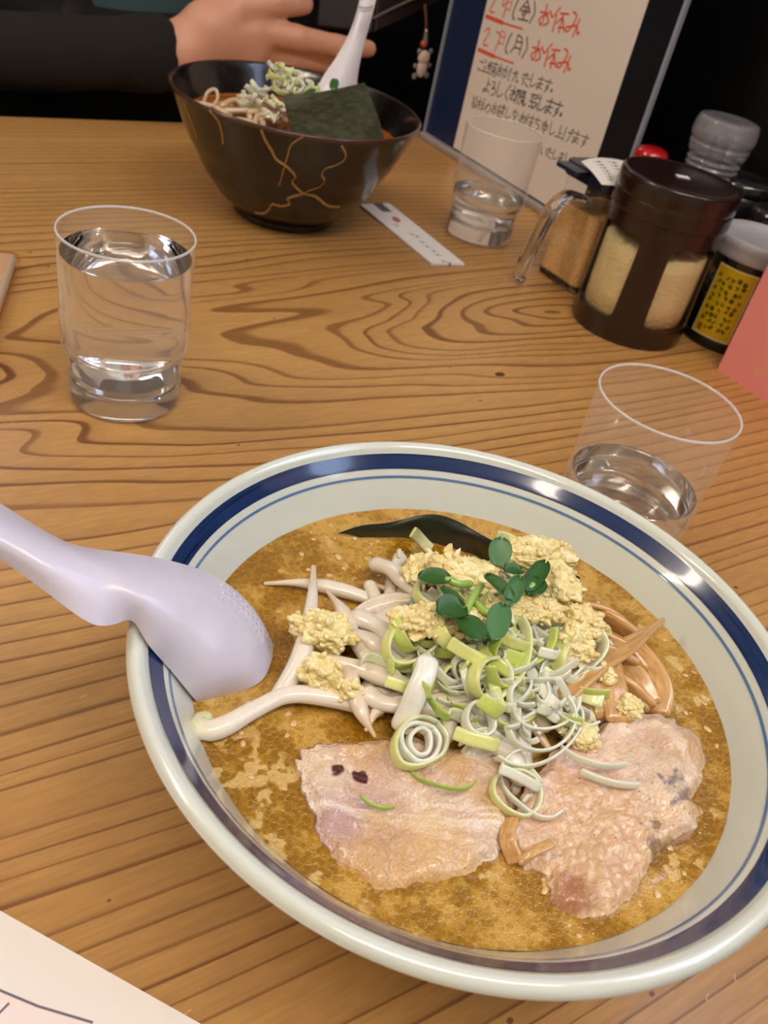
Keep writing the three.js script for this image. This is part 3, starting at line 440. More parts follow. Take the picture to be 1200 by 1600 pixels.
menma([[0.1688, 0.0635, -.0965], [0.1671, 0.062, -.0897], [0.166, 0.0595, -.085]], 0.0028, 0.0016, [0.77, 0, 0.64]);
menma([[0.188, 0.062, -.1199], [0.1938, 0.0625, -.1142], [0.1997, 0.059, -.1066]], 0.0044, 0.0013, [0.3, 0.4, 0.7]);
menma([[0.1907, 0.0605, -.1159], [0.1938, 0.0615, -.1093], [0.1987, 0.058, -.1021]], 0.0042, 0.0012, [0.3, 0.3, 0.7]);
menma([[0.193, 0.0605, -.1005], [0.1926, 0.06, -.0915], [0.1904, 0.0585, -.0845], [0.1869, 0.0555, -.0809]], 0.0042, 0.0011, [0.7, 0.4, 0.2]);
menma([[0.179, 0.059, -.0939], [0.1817, 0.0585, -.0881], [0.1845, 0.056, -.0827]], 0.0036, 0.0014, [0.3, 0.5, 0.4]);
menma([[0.1563, 0.0625, -.0974], [0.1573, 0.062, -.0913], [0.1621, 0.06, -.0874]], 0.0042, 0.0013, [0.4, 0.3, -0.4]);
menma([[0.1747, 0.0645, -.1093], [0.1831, 0.064, -.108], [0.1914, 0.061, -.1035]], 0.0042, 0.0012, [0.5, 0.2, 0.6]);
menma([[0.1731, 0.0625, -.105], [0.1814, 0.062, -.1008], [0.1876, 0.06, -.0949]], 0.0046, 0.0014, [0.4, 0.5, 0.4]);
menma([[0.1893, 0.0575, -.0938], [0.1823, 0.057, -.0879], [0.1826, 0.055, -.0831]], 0.0032, 0.0014, [0.5, 0.5, 0.2]);
menma([[0.186, 0.0605, -.0977], [0.1866, 0.0598, -.0896], [0.1863, 0.057, -.0829]], 0.003, 0.0011, [0.6, 0.4, 0.5]);
menma([[0.1837, 0.0625, -.105], [0.1879, 0.0615, -.0988], [0.1892, 0.0595, -.092]], 0.0036, 0.0011, [0.5, 0.3, 0.6]);
menma([[0.1833, 0.0625, -.1196], [0.1906, 0.0625, -.1169], [0.1949, 0.0605, -.1128]], 0.0032, 0.0012, [0.4, 0.3, 0.6]);
menma([[0.119, 0.0545, -.0614], [0.1218, 0.0568, -.061], [0.1276, 0.0572, -.0606]], 0.0013, 0.0006, [0.5, 0.5, 0.5], 'brown bamboo scrap sticking up between the pork slices');
menma([[0.1234, 0.0555, -.071], [0.1191, 0.0555, -.0668], [0.1186, 0.0535, -.0622]], 0.0022, 0.0006, [0.5, 0.6, 0.5], 'dark bamboo strip sunk between the pork slices');

// nori sheet curling out of the soup at the back
const noriTex = texture(512, 256, (u, v) => { const n = fbm2(u * 30, v * 18, 4, 91), m = worley(u * 60, v * 36, 92); return mixc(mixc([18, 26, 18], [42, 52, 36], clamp(n * 1.7 - 0.4)), [64, 74, 48], m[1] - m[0] < 0.06 ? 0.35 : 0); });
const noriMat = phy(0xffffff, 0.42, { map: noriTex, clearcoat: 0.25, clearcoatRoughness: 0.3 });
single('nori_sheet', sheet([[[0.1373, 0.0528, -.1845], [0.1493, 0.058, -.1797], [0.1632, 0.062, -.1743], [0.1732, 0.064, -.1654], [0.177, 0.0635, -.1532], [0.1846, 0.062, -.1456], [0.2014, 0.0575, -.1326]], [[0.1407, 0.0522, -.1827], [0.1512, 0.0565, -.1781], [0.1638, 0.06, -.1724], [0.1725, 0.0615, -.1634], [0.1768, 0.061, -.1529], [0.1848, 0.06, -.1439], [0.202, 0.0555, -.1323]], [[0.1481, 0.0505, -.1794], [0.1576, 0.051, -.177], [0.1684, 0.0512, -.1696], [0.1765, 0.0515, -.1615], [0.1817, 0.052, -.1542], [0.1895, 0.0525, -.1448], [0.205, 0.0515, -.1312]]], 0.0004, 20, 40, (s, t) => new THREE.Vector3(0, 0.0008 * Math.sin(t * 21 + s * 3), 0)), noriMat, 'dark curled nori sheet at the back of the white bowl', 'nori');

// chashu pork
function pork(outline, h, thick, tilt, colorFn, label, W, seed, spots) {
  const P = outline.map((p) => [p[0], p[2]]), cx = P.reduce((s, p) => s + p[0], 0) / P.length, cz = P.reduce((s, p) => s + p[1], 0) / P.length;
  const curve = new THREE.CatmullRomCurve3(outline.map((p) => new THREE.Vector3(p[0] - cx, 0, p[2] - cz)), true, 'centripetal'), na = 200, rim = curve.getPoints(na).slice(0, na);
  let ext = 0; for (const p of rim) ext = Math.max(ext, Math.abs(p.x), Math.abs(p.z)); ext *= 1.05;
  const prof = []; for (let i = 1; i <= 44; i++) prof.push([i / 44, 0]); for (const q of [0.25, 0.5, 0.75, 1]) prof.push([1.012 - 0.03 * (1 - q), q]);
  const pos = [0, h, 0], uv = [0.5, 0.5], idx = [];
  prof.forEach(([s, dn]) => rim.forEach((p, k) => {
    const e = 1 + 0.09 * (noise2(k * 0.16, 2, seed) - 0.5) + 0.05 * (noise2(k * 0.5, 5, seed) - 0.5), x = p.x * s * e, z = p.z * s * e;
    const w = worley(x * 300, z * 420, seed), y = h + tilt[0] * x + tilt[1] * z + 0.0052 * (fbm2(x * 70 + seed, z * 70, 3, seed) - 0.5) + 0.0012 * (fbm2(x * 420, z * 420, 3, seed + 2) - 0.5) - 0.00022 * (1 - smooth(0, 0.25, w[1] - w[0])) - 0.0022 * smooth(0.86, 1, s) - dn * thick;
    pos.push(x, y, z); uv.push(0.5 + (x / ext) * 0.5, 0.5 + (z / ext) * 0.5);
  }));
  for (let k = 0; k < na; k++) { const k2 = (k + 1) % na; idx.push(0, 1 + k2, 1 + k); for (let i = 0; i < prof.length - 1; i++) { const q = 1 + i * na; idx.push(q + k, q + k2, q + na + k, q + k2, q + na + k2, q + na + k); } }
  const g = new THREE.BufferGeometry(); g.setAttribute('position', new THREE.Float32BufferAttribute(pos, 3)); g.setAttribute('uv', new THREE.Float32BufferAttribute(uv, 2)); g.setIndex(idx); g.computeVertexNormals();
  const map = texture(W, W, (u, v) => colorFn((u - 0.5) * 2 * ext + cx, (v - 0.5) * 2 * ext + cz));
  const bump = texture(512, 512, (u, v) => 255 * (0.6 * fbm2(u * 70, v * 70, 3, seed) + 0.4 * noise2(u * 190, v * 190, seed + 1)), false);
  const m = single('pork_slice', g, phy(0xffffff, 0.42, { map, bumpMap: bump, bumpScale: 0.0006, clearcoat: 0.5, clearcoatRoughness: 0.12 }), label, 'pork'); m.position.set(cx, 0, cz); return m;
}
const spot = (x, z, c, r) => Math.hypot(x - c[0], z - c[2]) / r;
const meat = (x, z, s) => { const wob = fbm2(x * 90, z * 90, 2, s + 4), f = worley(x * 300 + z * 140 + wob * 3, z * 560 - x * 200 + wob * 2, s), n = fbm2(x * 190, z * 190, 4, s + 1), b = fbm2(x * 60, z * 60, 3, s + 2); let c = mixc([226, 199, 170], [208, 173, 146], clamp(n * 2.6 - 0.8)); c = mixc(c, [182, 130, 110], (1 - smooth(0, 0.1, f[1] - f[0])) * 0.35 * smooth(0.35, 0.6, wob)); c = mixc(c, [230, 208, 178], smooth(0.5, 0.66, b) * 0.6); return mixc(c, [206, 158, 92], smooth(0.56, 0.72, fbm2(x * 75 + 3, z * 75, 3, s + 6)) * 0.5); };
const PL = { fat0: [0.0836, 0.055, -.0962], fat1: [0.1198, 0.055, -.071], sp1: [0.09, 0.055, -.1013], sp2: [0.0948, 0.055, -.0976], g: [0.0874, 0.055, -.084], low: [0.0919, 0.055, -.0695] };
const porkLeft = (x, z) => {
  let c = meat(x, z, 101); const dxf = PL.fat1[0] - PL.fat0[0], dzf = PL.fat1[2] - PL.fat0[2], L = Math.hypot(dxf, dzf), along = ((x - PL.fat0[0]) * dxf + (z - PL.fat0[2]) * dzf) / L, across = ((x - PL.fat0[0]) * dzf - (z - PL.fat0[2]) * dxf) / L + 0.004 * (fbm2(x * 110, z * 110, 2, 7) - 0.5);
  c = mixc(c, [188, 150, 142], (1 - smooth(0.5, 1.15, spot(x, z, PL.g, 0.015) + 0.7 * (fbm2(x * 150, z * 150, 3, 9) - 0.5))) * 0.85);
  c = mixc(c, [238, 220, 198], smooth(0.55, 0.75, noise2(along * 90, across * 1100, 17)) * (1 - smooth(0.002, 0.007, Math.abs(across))) * 0.7);
  c = mixc(c, [240, 222, 200], (1 - smooth(0.0005, 0.002, Math.abs(across + 0.001))) * 0.65);
  c = mixc(c, [214, 168, 104], (1 - smooth(0.4, 1.1, spot(x, z, PL.low, 0.02) + 0.8 * (fbm2(x * 140, z * 140, 3, 29) - 0.5))) * 0.7);
  for (const s of [PL.sp1, PL.sp2]) c = mixc(c, [70, 18, 8], 1 - smooth(0.55, 1, spot(x, z, s, 0.0022) + 1.1 * (fbm2(x * 500, z * 500, 2, 3) - 0.5)));
  return c;
};
pork([[0.083, 0.055, -.11], [0.0937, 0.055, -.1096], [0.1071, 0.055, -.1057], [0.1195, 0.055, -.0963], [0.1307, 0.055, -.0866], [0.1284, 0.055, -.076], [0.1188, 0.055, -.0676], [0.1106, 0.055, -.0642], [0.0986, 0.055, -.066], [0.088, 0.055, -.069], [0.0806, 0.055, -.0752], [0.0783, 0.055, -.085], [0.0807, 0.055, -.0985]], 0.0548, 0.008, [0.085, -0.1], porkLeft, 'pork slice with two dark char spots, half sunk in broth', 800, 31);
const PR = { dk: [0.1686, 0.057, -.0575], dk2: [0.1552, 0.056, -.0482], fat: [0.1408, 0.057, -.0505], tip: [0.1257, 0.055, -.0482], rind: [0.1691, 0.057, -.0682], pink: [0.1433, 0.057, -.0689] };
const porkRight = (x, z) => {
  let c = meat(x, z, 141); const n = fbm2(x * 160, z * 160, 3, 19) - 0.5, bl = worley(x * 380, z * 380, 23);
  c = mixc(c, [226, 186, 166], (1 - smooth(0.5, 1.2, spot(x, z, PR.pink, 0.02) + n)) * 0.6);
  c = mixc(c, mixc([232, 202, 162], [210, 168, 122], smooth(0.1, 0.4, bl[0])), (1 - smooth(0.6, 1.3, spot(x, z, PR.fat, 0.022) + n)) * 0.85);
  c = mixc(c, [112, 94, 88], (1 - smooth(0.3, 1, spot(x, z, PR.dk, 0.0052) + 2.4 * (fbm2(x * 420, z * 420, 3, 33) - 0.5))) * 0.7);
  c = mixc(c, [120, 88, 60], (1 - smooth(0.3, 1, spot(x, z, PR.dk2, 0.0058) + 2.4 * (fbm2(x * 420, z * 420, 3, 35) - 0.5))) * 0.65);
  c = mixc(c, [150, 88, 50], (1 - smooth(0.4, 1, spot(x, z, PR.tip, 0.0065) + 1.2 * n)) * 0.65);
  const q = spot(x, z, PR.rind, 0.0125); c = mixc(c, [240, 214, 184], (1 - smooth(0.05, 0.2, Math.abs(q - 0.85 + 0.4 * n))) * 0.65);
  const f = worley(x * 420, z * 420, 27); if (f[2] > 0.9 && f[0] < 0.12) c = mixc(c, [120, 84, 70], 0.5);
  return c;
};
pork([[0.1189, 0.057, -.0681], [0.1292, 0.057, -.0752], [0.1417, 0.057, -.0802], [0.1571, 0.057, -.083], [0.1739, 0.057, -.0821], [0.1879, 0.057, -.0747], [0.1872, 0.057, -.0638], [0.1744, 0.057, -.0539], [0.1667, 0.057, -.0481], [0.1554, 0.057, -.0478], [0.1415, 0.057, -.0429], [0.1282, 0.057, -.0417], [0.1211, 0.057, -.0475], [0.1242, 0.057, -.0565], [0.1196, 0.057, -.0613]], 0.0572, 0.01, [0.085, -0.075], porkRight, 'pork slice with pale fat and grey specks beside the bamboo shoots', 800, 57);
// crumbs of back fat and garlic floating on the broth: beyond counting
{
  const g = mergeVertices(new THREE.IcosahedronGeometry(1, 2).deleteAttribute('uv').deleteAttribute('normal')), p = g.attributes.position; for (let i = 0; i < p.count; i++) { const s = 0.8 + 0.5 * noise3(p.getX(i) * 1.7, p.getY(i) * 1.7, p.getZ(i) * 1.7, 5); p.setXYZ(i, p.getX(i) * s, p.getY(i) * s * 0.6, p.getZ(i) * s); } g.computeVertexNormals();
  const N = 150, im = new THREE.InstancedMesh(g, phy(0xd8b578, 0.3, wet), N), M = new THREE.Matrix4(), q = new THREE.Quaternion(); let k = 0;
  while (k < N) {
    const a = rr(0, 6.28), r = 0.0765 * Math.sqrt(rnd()), x = BX + r * Math.cos(a), z = BZ + r * Math.sin(a); if (fbm2(x * 50 + 9, z * 50, 3, 77) < 0.5) continue;
    const s = rr(0.0003, 0.0009) * (rnd() > 0.93 ? 1.6 : 1); q.setFromEuler(new THREE.Euler(0, rr(0, 6), 0)); M.compose(new THREE.Vector3(x, SOUP + 0.0001, z), q, new THREE.Vector3(s * rr(0.8, 1.5), s * 0.7, s)); im.setMatrixAt(k++, M);
  }
  im.name = 'fat_crumbs'; im.castShadow = im.receiveShadow = true; tag(im, 'pale crumbs of fat and garlic floating on the broth', 'crumbs'); im.userData.kind = 'stuff'; scene.add(im);
}

// ---------------------------------------------------------------- the spoon across the near bowl, seen from its back
{
  const g = thing('soup_spoon', 'lavender white plastic ramen spoon lying face down across the bowl rim', 'spoon');
  // each row runs from the far edge over the ridge to the near edge, rows go from the handle end to the tip
  const rows = [
    [[0.0151, 0.1015, -.2023], [0.0137, 0.1055, -.1909], [0.0123, 0.1067, -.181], [0.0113, 0.1043, -.1765], [0.0111, 0.1, -.1788]],
    [[0.0327, 0.0905, -.1859], [0.031, 0.0943, -.1762], [0.0298, 0.0955, -.1687], [0.0289, 0.093, -.1658], [0.0283, 0.0885, -.1674]],
    [[0.04, 0.0862, -.1788], [0.0389, 0.0901, -.1708], [0.0382, 0.0912, -.1623], [0.0372, 0.0885, -.1581], [0.0363, 0.0838, -.1576]],
    [[0.0461, 0.0832, -.1738], [0.0455, 0.0869, -.1672], [0.0462, 0.0878, -.161], [0.0452, 0.0846, -.1538], [0.0441, 0.0792, -.1477]],
    [[0.0524, 0.0808, -.1722], [0.0514, 0.0847, -.1648], [0.0511, 0.0856, -.1569], [0.0507, 0.0823, -.1518], [0.05, 0.0768, -.1485]],
    [[0.058, 0.079, -.1713], [0.0564, 0.0829, -.162], [0.0549, 0.0839, -.1521], [0.0551, 0.0806, -.1496], [0.0546, 0.0752, -.1503]],
    [[0.0688, 0.0752, -.1693], [0.0659, 0.0794, -.1592], [0.0629, 0.0804, -.1496], [0.0598, 0.0769, -.1453], [0.0563, 0.0712, -.145]],
    [[0.0812, 0.0692, -.1661], [0.0774, 0.0735, -.1558], [0.0721, 0.0744, -.1467], [0.0665, 0.0704, -.1409], [0.0609, 0.064, -.1414]],
    [[0.0886, 0.064, -.1614], [0.0842, 0.0681, -.1508], [0.0773, 0.0688, -.1411], [0.0702, 0.0649, -.1363], [0.0643, 0.0585, -.1379]],
    [[0.0933, 0.0585, -.1542], [0.0889, 0.0616, -.1454], [0.0817, 0.062, -.1373], [0.074, 0.0587, -.1349], [0.067, 0.0535, -.1365]],
    [[0.0954, 0.052, -.1476], [0.0916, 0.0531, -.1414], [0.086, 0.053, -.1362], [0.078, 0.0514, -.1359], [0.0697, 0.049, -.1374]],
  ];
  const sm = phy(0xd6d0de, 0.3, { clearcoat: 0.25, clearcoatRoughness: 0.2 });
  const geo = sheet(rows, 0.0022, 90, 36, null, 30);
  mesh('spoon_body', geo, sm, g);
  // raised lettering frame on the flat base of the spoon
  const at = (s, t) => { const p = geo.userData.at(s, t); p.y += 0.00006; return p; }, marks = [];
  const line = (pts) => marks.push(sweep(pts.map(([s, t]) => at(s, t)), { a: 0.0002, segs: 6, sides: 5 }));
  line([[0.72, 0.03], [0.72, 0.3]]); line([[0.96, 0.06], [0.96, 0.36]]); line([[0.72, 0.3], [0.84, 0.34], [0.96, 0.36]]);
  for (let r = 0; r < 2; r++) for (let k = 0; k < 9; k++) { const s = 0.745 + k * 0.022, t = 0.08 + r * 0.12; line([[s, t], [s + 0.012, t + 0.01]]); line([[s + 0.006, t - 0.02], [s + 0.004, t + 0.07]]); line([[s, t + 0.05], [s + 0.013, t + 0.055]]); }
  mesh('raised_lettering', mergeGeometries(marks), sm, g);
}
// ---------------------------------------------------------------- tumblers with water
const clearMat = phy(0xffffff, 0.08, { transmission: 0.9, thickness: 0, ior: 1.5 }), rimMat = phy(0xffffff, 0.2, { transmission: 0.6, thickness: 0, ior: 1.5 }), baseMat = phy(0xffffff, 0.02, { transmission: 1, thickness: 0.01, ior: 1.5 });
const waterMat = phy(0xffffff, 0.0, { transmission: 1, thickness: 0.02, ior: 1.33 });
const outerWall = [[0.0245, 0.0001], [0.0257, 0.0008], [0.0263, 0.003], [0.0265, 0.012], [0.0268, 0.0262], [0.0272, 0.0278], [0.0284, 0.0284], [0.0289, 0.0292], [0.0291, 0.031], [0.0293, 0.0455], [0.0291, 0.0468], [0.0288, 0.0476], [0.0289, 0.049], [0.0294, 0.066], [0.0297, 0.0824]];
const tumblerGeo = lathe(outerWall, 96), rimGeo = lathe([[0.0290, 0.0822], [0.0296, 0.0821], [0.02985, 0.0825], [0.0297, 0.0831], [0.0293, 0.0833], [0.0289, 0.0831], [0.0288, 0.0826], [0.0290, 0.0822]], 96);
const thickBase = lathe([[0, 0.0016], [0.0205, 0.0016], [0.0228, 0.0008], [0.0246, 0.0006], [0.0256, 0.0014], [0.0259, 0.004], [0.0259, 0.0125], [0.0246, 0.0136], [0, 0.0136]], 96);
function tumbler(p, level, label, wlabel) {
  const g = thing('water_glass', label, 'glass', p);
  mesh('glass_body', tumblerGeo, clearMat, g);
  mesh('rim', rimGeo, rimMat, g);
  mesh('thick_base', thickBase, baseMat, g);
  const e = 0.00012, w = [[0, 0.0142 - e], [0.0228, 0.0148 - e], [0.0244 + e, 0.0158], [0.025 + e, 0.018]], rAt = (y) => (y < 0.0272 ? lerp(0.025, 0.0253, (y - 0.018) / 0.0092) : y < 0.0286 ? 0.0258 : y < 0.031 ? 0.0268 : y < 0.047 ? 0.0273 : lerp(0.0276, 0.0283, (y - 0.049) / 0.0334)) + e;
  for (const y of [0.0272, 0.0286, 0.031, 0.047, 0.049, 0.06, 0.066, 0.072]) if (y < level - 0.0008) w.push([rAt(y), y]);
  w.push([rAt(level), level + 0.0007], [rAt(level) - 0.0006, level + 0.0002], [rAt(level) - 0.0018, level], [0, level]);
  const m = single('drinking_water', lathe(w, 96), waterMat, wlabel, 'water'); m.position.set(...p);
}
tumbler([0.1255, 0, -0.3634], 0.0725, 'clear stepped tumbler nearly full of water near the phone', 'clear water filling the tumbler near the phone');
tumbler([0.2872, 0, -0.1841], 0.042, 'clear stepped tumbler half full of water behind the white bowl', 'clear water half filling the tumbler behind the white bowl');
tumbler([0.4676, 0, -0.5262], 0.034, 'clear stepped tumbler with little water in front of the notice', 'shallow clear water in the tumbler before the notice');

// ---------------------------------------------------------------- the dark bowl opposite
const FBX = 0.3194, FBZ = -0.5786, FBP = [[0, 0.0375], [0.004, 0.0375], [0.008, 0.042], [0.012, 0.0475], [0.016, 0.0515], [0.02, 0.0545], [0.03, 0.062], [0.04, 0.0672], [0.05, 0.0735], [0.06, 0.0785], [0.07, 0.0827], [0.0822, 0.088]];
const fbR = (y) => { for (let i = 1; i < FBP.length; i++) if (y <= FBP[i][0]) return lerp(FBP[i - 1][1], FBP[i][1], (y - FBP[i - 1][0]) / (FBP[i][0] - FBP[i - 1][0])); return 0.088; };
{
  const g = thing('ramen_bowl', 'tall black glazed ramen bowl with gold crackle lines', 'bowl', [FBX, 0, FBZ]);
  const glaze = phy(0x0d0806, 0.22, { clearcoat: 0.35, clearcoatRoughness: 0.06 }), gold = phy(0xb08c4c, 0.4, { metalness: 0.35 });
  mesh('bowl_body', slathe([[0, 0.003], [0.033, 0.003], [0.0355, 0], [0.0375, 0.001], [0.038, 0.005], ...FBP.slice(2, 11).map(([y, r]) => [r, y]), [0.0872, 0.0805], [0.0878, 0.0824], [0.0868, 0.0832], [0.0856, 0.0824], [0.08, 0.071], [0.074, 0.058], [0.064, 0.04], [0.048, 0.022], [0.025, 0.012], [0, 0.01]], 128, 180), glaze, g);
  mesh('brown_rim', lathe([[0.0876, 0.0806], [0.0881, 0.0824], [0.0868, 0.0834], [0.0857, 0.0826]], 128), phy(0x4a2a20, 0.25, { clearcoat: 0.6 }), g);
  const vein = (pts, w = 0.0011) => mesh('gold_line', sweep(pts.map(([a, y]) => { const r = fbR(y) + 0.0001; return [r * Math.cos(a), y, r * Math.sin(a)]; }), { a: w, b: 0.0004, segs: pts.length * 6, sides: 6, n0: [0, 1, 0] }), gold, g);
  vein([[2.3019, 0.0804], [2.2733, 0.0747], [2.2227, 0.0682], [2.1846, 0.0631], [2.1083, 0.0599], [2.0443, 0.0561], [2.0104, 0.0526], [2.0318, 0.0488], [1.9727, 0.0436], [1.9049, 0.04]]);
  vein([[1.7089, 0.0787], [1.6535, 0.0733], [1.6486, 0.0686], [1.7036, 0.0645], [1.7852, 0.0611], [1.7906, 0.0566], [1.7546, 0.0533], [1.7705, 0.0473], [1.8533, 0.0433], [1.9049, 0.04]]);
  vein([[1.9049, 0.04], [1.9947, 0.0369], [2.0554, 0.0339], [2.0271, 0.03], [2.1014, 0.0272], [2.2195, 0.027], [2.2545, 0.0223], [2.3318, 0.0168], [2.4773, 0.0145]]);
  vein([[1.9049, 0.04], [1.7814, 0.0388], [1.7016, 0.0354], [1.5904, 0.031], [1.4196, 0.0293]]);
  vein([[2.0083, 0.0819], [2.0816, 0.0749], [2.0979, 0.0683], [2.1168, 0.0579], [2.1507, 0.0431]], 0.0006);
  vein([[2.722, 0.0821], [2.6564, 0.0769], [2.6453, 0.0698], [2.6545, 0.0628]], 0.0007);
  vein([[3.0533, 0.0782], [3.0259, 0.0678], [3.0236, 0.0569]], 0.0007);
}
brothDisc('red_broth', 0.0759, 0.0625, [0.04, 0.02], phy(0xa85a1c, 0.15, { clearcoat: 0.6 }), 'orange brown broth in the black bowl', FBX, FBZ);
const FL = 'in the black bowl';
for (let i = 0; i < 16; i++) {                        // noodles and sprouts heaped at the left side
  const k = i / 16, x = rr(330, 440), y = rr(172, 205), a = [0.2764, 0.068, -.5804], c0 = [a[0] + rr(-0.024, 0.026), 0.066 + rr(-0.001, 0.005), a[2] + rr(-0.022, 0.02)], th = rr(0, 6.28), L = rr(0.012, 0.022), bend = rr(-1.2, 1.2), pts = [];
  for (let q = -1; q <= 1; q += 0.5) { let px = c0[0] + Math.cos(th + bend * q) * L * q - FBX, pz = c0[2] + Math.sin(th + bend * q) * L * q - FBZ; const k2 = Math.min(1, 0.069 / Math.hypot(px, pz)); pts.push([FBX + px * k2, c0[1] + 0.003 * (1 - q * q), FBZ + pz * k2]); }
  sprout(pts, rr(0.0018, 0.0026), 'none', rr(0.6, 1.2), 'bean_sprout', 'tan bean sprout heaped at the edge of the black bowl', 'bean sprouts in the black bowl');
}
sprout([[0.2539, 0.074, -.5877], [0.2564, 0.08, -.5883], [0.2639, 0.081, -.593], [0.2632, 0.078, -.5865], [0.2571, 0.074, -.5801]], 0.0014, 'none', 0.8).userData.label = 'curled brown sprout loop against the wall of the black bowl';
for (let i = 0; i < 76; i++) {
  const u = rr(-1, 1), w = rr(-1, 1), a = [0.3118, 0.086, -.5838], x = a[0] + u * 0.031 + w * 0.004, z = a[2] + w * 0.017 - u * 0.012, y = 0.073 + 0.025 * Math.exp(-(u * u * 1.1 + w * w)) + rr(-0.002, 0.002);
  leekArc([x, y, z], rr(0.005, 0.009), rr(0.0028, 0.0045), 0.0013, rr(1.2, 3.4), [rr(0, 1), rr(-0.6, 0.6)], rr(0, 6.28), [0, 1, 1, 0][i % 4], 'pale scallion sliver heaped beside the spoon in the black bowl', 'scallions in the black bowl', rr(0.6, 1));
}
leekArc([0.2839, 0.0885, -.5817], 0.0075, 0.0036, 0.0016, 3.4, [0.9, 0.2], 1.2, 0, 'white scallion hook standing up in the black bowl');
single('nori_sheet', sheet([[[0.2935, 0.0905, -.553], [0.3207, 0.0933, -.556], [0.3474, 0.0971, -.56], [0.3624, 0.0987, -.563]], [[0.2969, 0.0791, -.55], [0.323, 0.0814, -.552], [0.3518, 0.0842, -.556], [0.3711, 0.0846, -.56]], [[0.3031, 0.0653, -.547], [0.3285, 0.0624, -.547], [0.3575, 0.0599, -.551], [0.3837, 0.0596, -.556]]], 0.0004, 14, 16, (s, t) => new THREE.Vector3(0, 0, 0.0012 * Math.sin(s * 5 + t * 4))), phy(0xffffff, 0.55, { map: texture(512, 256, (u, v) => { const n = fbm2(u * 18, v * 14, 4, 95); return mixc([58, 62, 42], [96, 98, 66], clamp(n * 1.8 - 0.4)); }) }), 'square olive green nori sheet standing in the black bowl', 'nori');
radish('radish sprout leaf peeping above the nori in the black bowl', [[0.3403, 0.088, -.5672], [0.3405, 0.092, -.5679]], [[[0.3393, 0.0915, -.5666], [0.3448, 0.097, -.5746], 0.004, 0.001]]);
radish('small green leaf lying on scallions beside the standing nori', [[0.3226, 0.088, -.5645], [0.3215, 0.0895, -.5649]], [[[0.3135, 0.0885, -.5587], [0.3254, 0.0915, -.5672], 0.003, 0.001]]);
{
  const g = thing('soup_spoon', 'white ramen spoon standing upright in the black bowl', 'spoon');
  mesh('spoon_body', sheet([
    [[0.3363, 0.0761, -.585], [0.3427, 0.0746, -.575], [0.3577, 0.0743, -.575], [0.3752, 0.0754, -.585]],
    [[0.343, 0.0903, -.592], [0.3463, 0.0882, -.582], [0.3612, 0.088, -.582], [0.3741, 0.0902, -.592]],
    [[0.3583, 0.106, -.6], [0.3603, 0.1055, -.593], [0.3684, 0.1055, -.593], [0.3788, 0.1065, -.6]],
    [[0.3732, 0.1201, -.612], [0.373, 0.1198, -.606], [0.3795, 0.1199, -.606], [0.3884, 0.1208, -.612]],
    [[0.3804, 0.1339, -.618], [0.3803, 0.1337, -.613], [0.3862, 0.1338, -.613], [0.3945, 0.1351, -.618]],
    [[0.3951, 0.1491, -.64], [0.3949, 0.1493, -.635], [0.401, 0.1495, -.635], [0.4094, 0.1506, -.64]]], 0.0022, 30, 10), phy(0xe8e2e6, 0.28, { clearcoat: 0.3 }), g);
  mesh('handle_groove', sweep([[0.3789, 0.1366, -.6145], [0.3833, 0.1369, -.611], [0.3912, 0.1381, -.6145]], { a: 0.0006, segs: 8, sides: 6 }), phy(0xb9b2b8, 0.3), g);
}
// paper chopstick sleeve
function flatPoly(name, pts, y0, y1, map, label, category, color = 0xffffff) {      // a thin flat thing lying on the table, uv in its own box
  const s = new THREE.Shape(pts.map((p) => new THREE.Vector2(p[0], -p[2]))), g = new THREE.ExtrudeGeometry(s, { depth: y1 - y0, bevelEnabled: false }).rotateX(-Math.PI / 2).translate(0, y0, 0);
  return [g, single(name, g, phy(color, 0.7, map ? { map } : {}), label, category)];
}
function axesUV(g, o, ex, ez, w, h) { const p = g.attributes.position, uv = g.attributes.uv; for (let i = 0; i < p.count; i++) { const dx = p.getX(i) - o[0], dz = p.getZ(i) - o[2]; uv.setXY(i, (dx * ex[0] + dz * ex[1]) / w, (dx * ez[0] + dz * ez[1]) / h); } }
{
  const a = [0.3928, 0, -.5888], b = [0.4215, 0, -.5902], c = [0.4171, 0, -.4752], d = [0.3897, 0, -.4795], L = Math.hypot(d[0] - a[0], d[2] - a[2]), e = [(d[0] - a[0]) / L, (d[2] - a[2]) / L], n = [-e[1], e[0]], W = Math.abs((b[0] - a[0]) * n[0] + (b[2] - a[2]) * n[1]), sgn = Math.sign((b[0] - a[0]) * n[0] + (b[2] - a[2]) * n[1]);
  const [g] = flatPoly('chopstick_sleeve', [a, d, c, b], 0.0003, 0.0022, canvasTex(512, 128, (q, w, h) => {
    q.fillStyle = '#efe9e4'; q.fillRect(0, 0, w, h); q.fillStyle = '#6b5f5c'; q.fillRect(0, 34, 60, 40); q.fillStyle = '#c47a74'; q.beginPath(); q.ellipse(118, 58, 22, 14, 0.4, 0, 7); q.fill();
    q.strokeStyle = '#8f8a92'; q.lineWidth = 3; for (const [x, y] of [[150, 80], [215, 62], [232, 52], [270, 60], [300, 62], [330, 58], [355, 60], [395, 70], [410, 52]]) { q.beginPath(); q.moveTo(x, y); q.lineTo(x + 16, y + 12); q.moveTo(x + 14, y - 6); q.lineTo(x + 2, y + 18); q.stroke(); }
  }), 'white paper chopstick sleeve beside the black bowl', 'paper sleeve');
  axesUV(g, a, e, [n[0] * sgn, n[1] * sgn], L * 1.25, W);
}
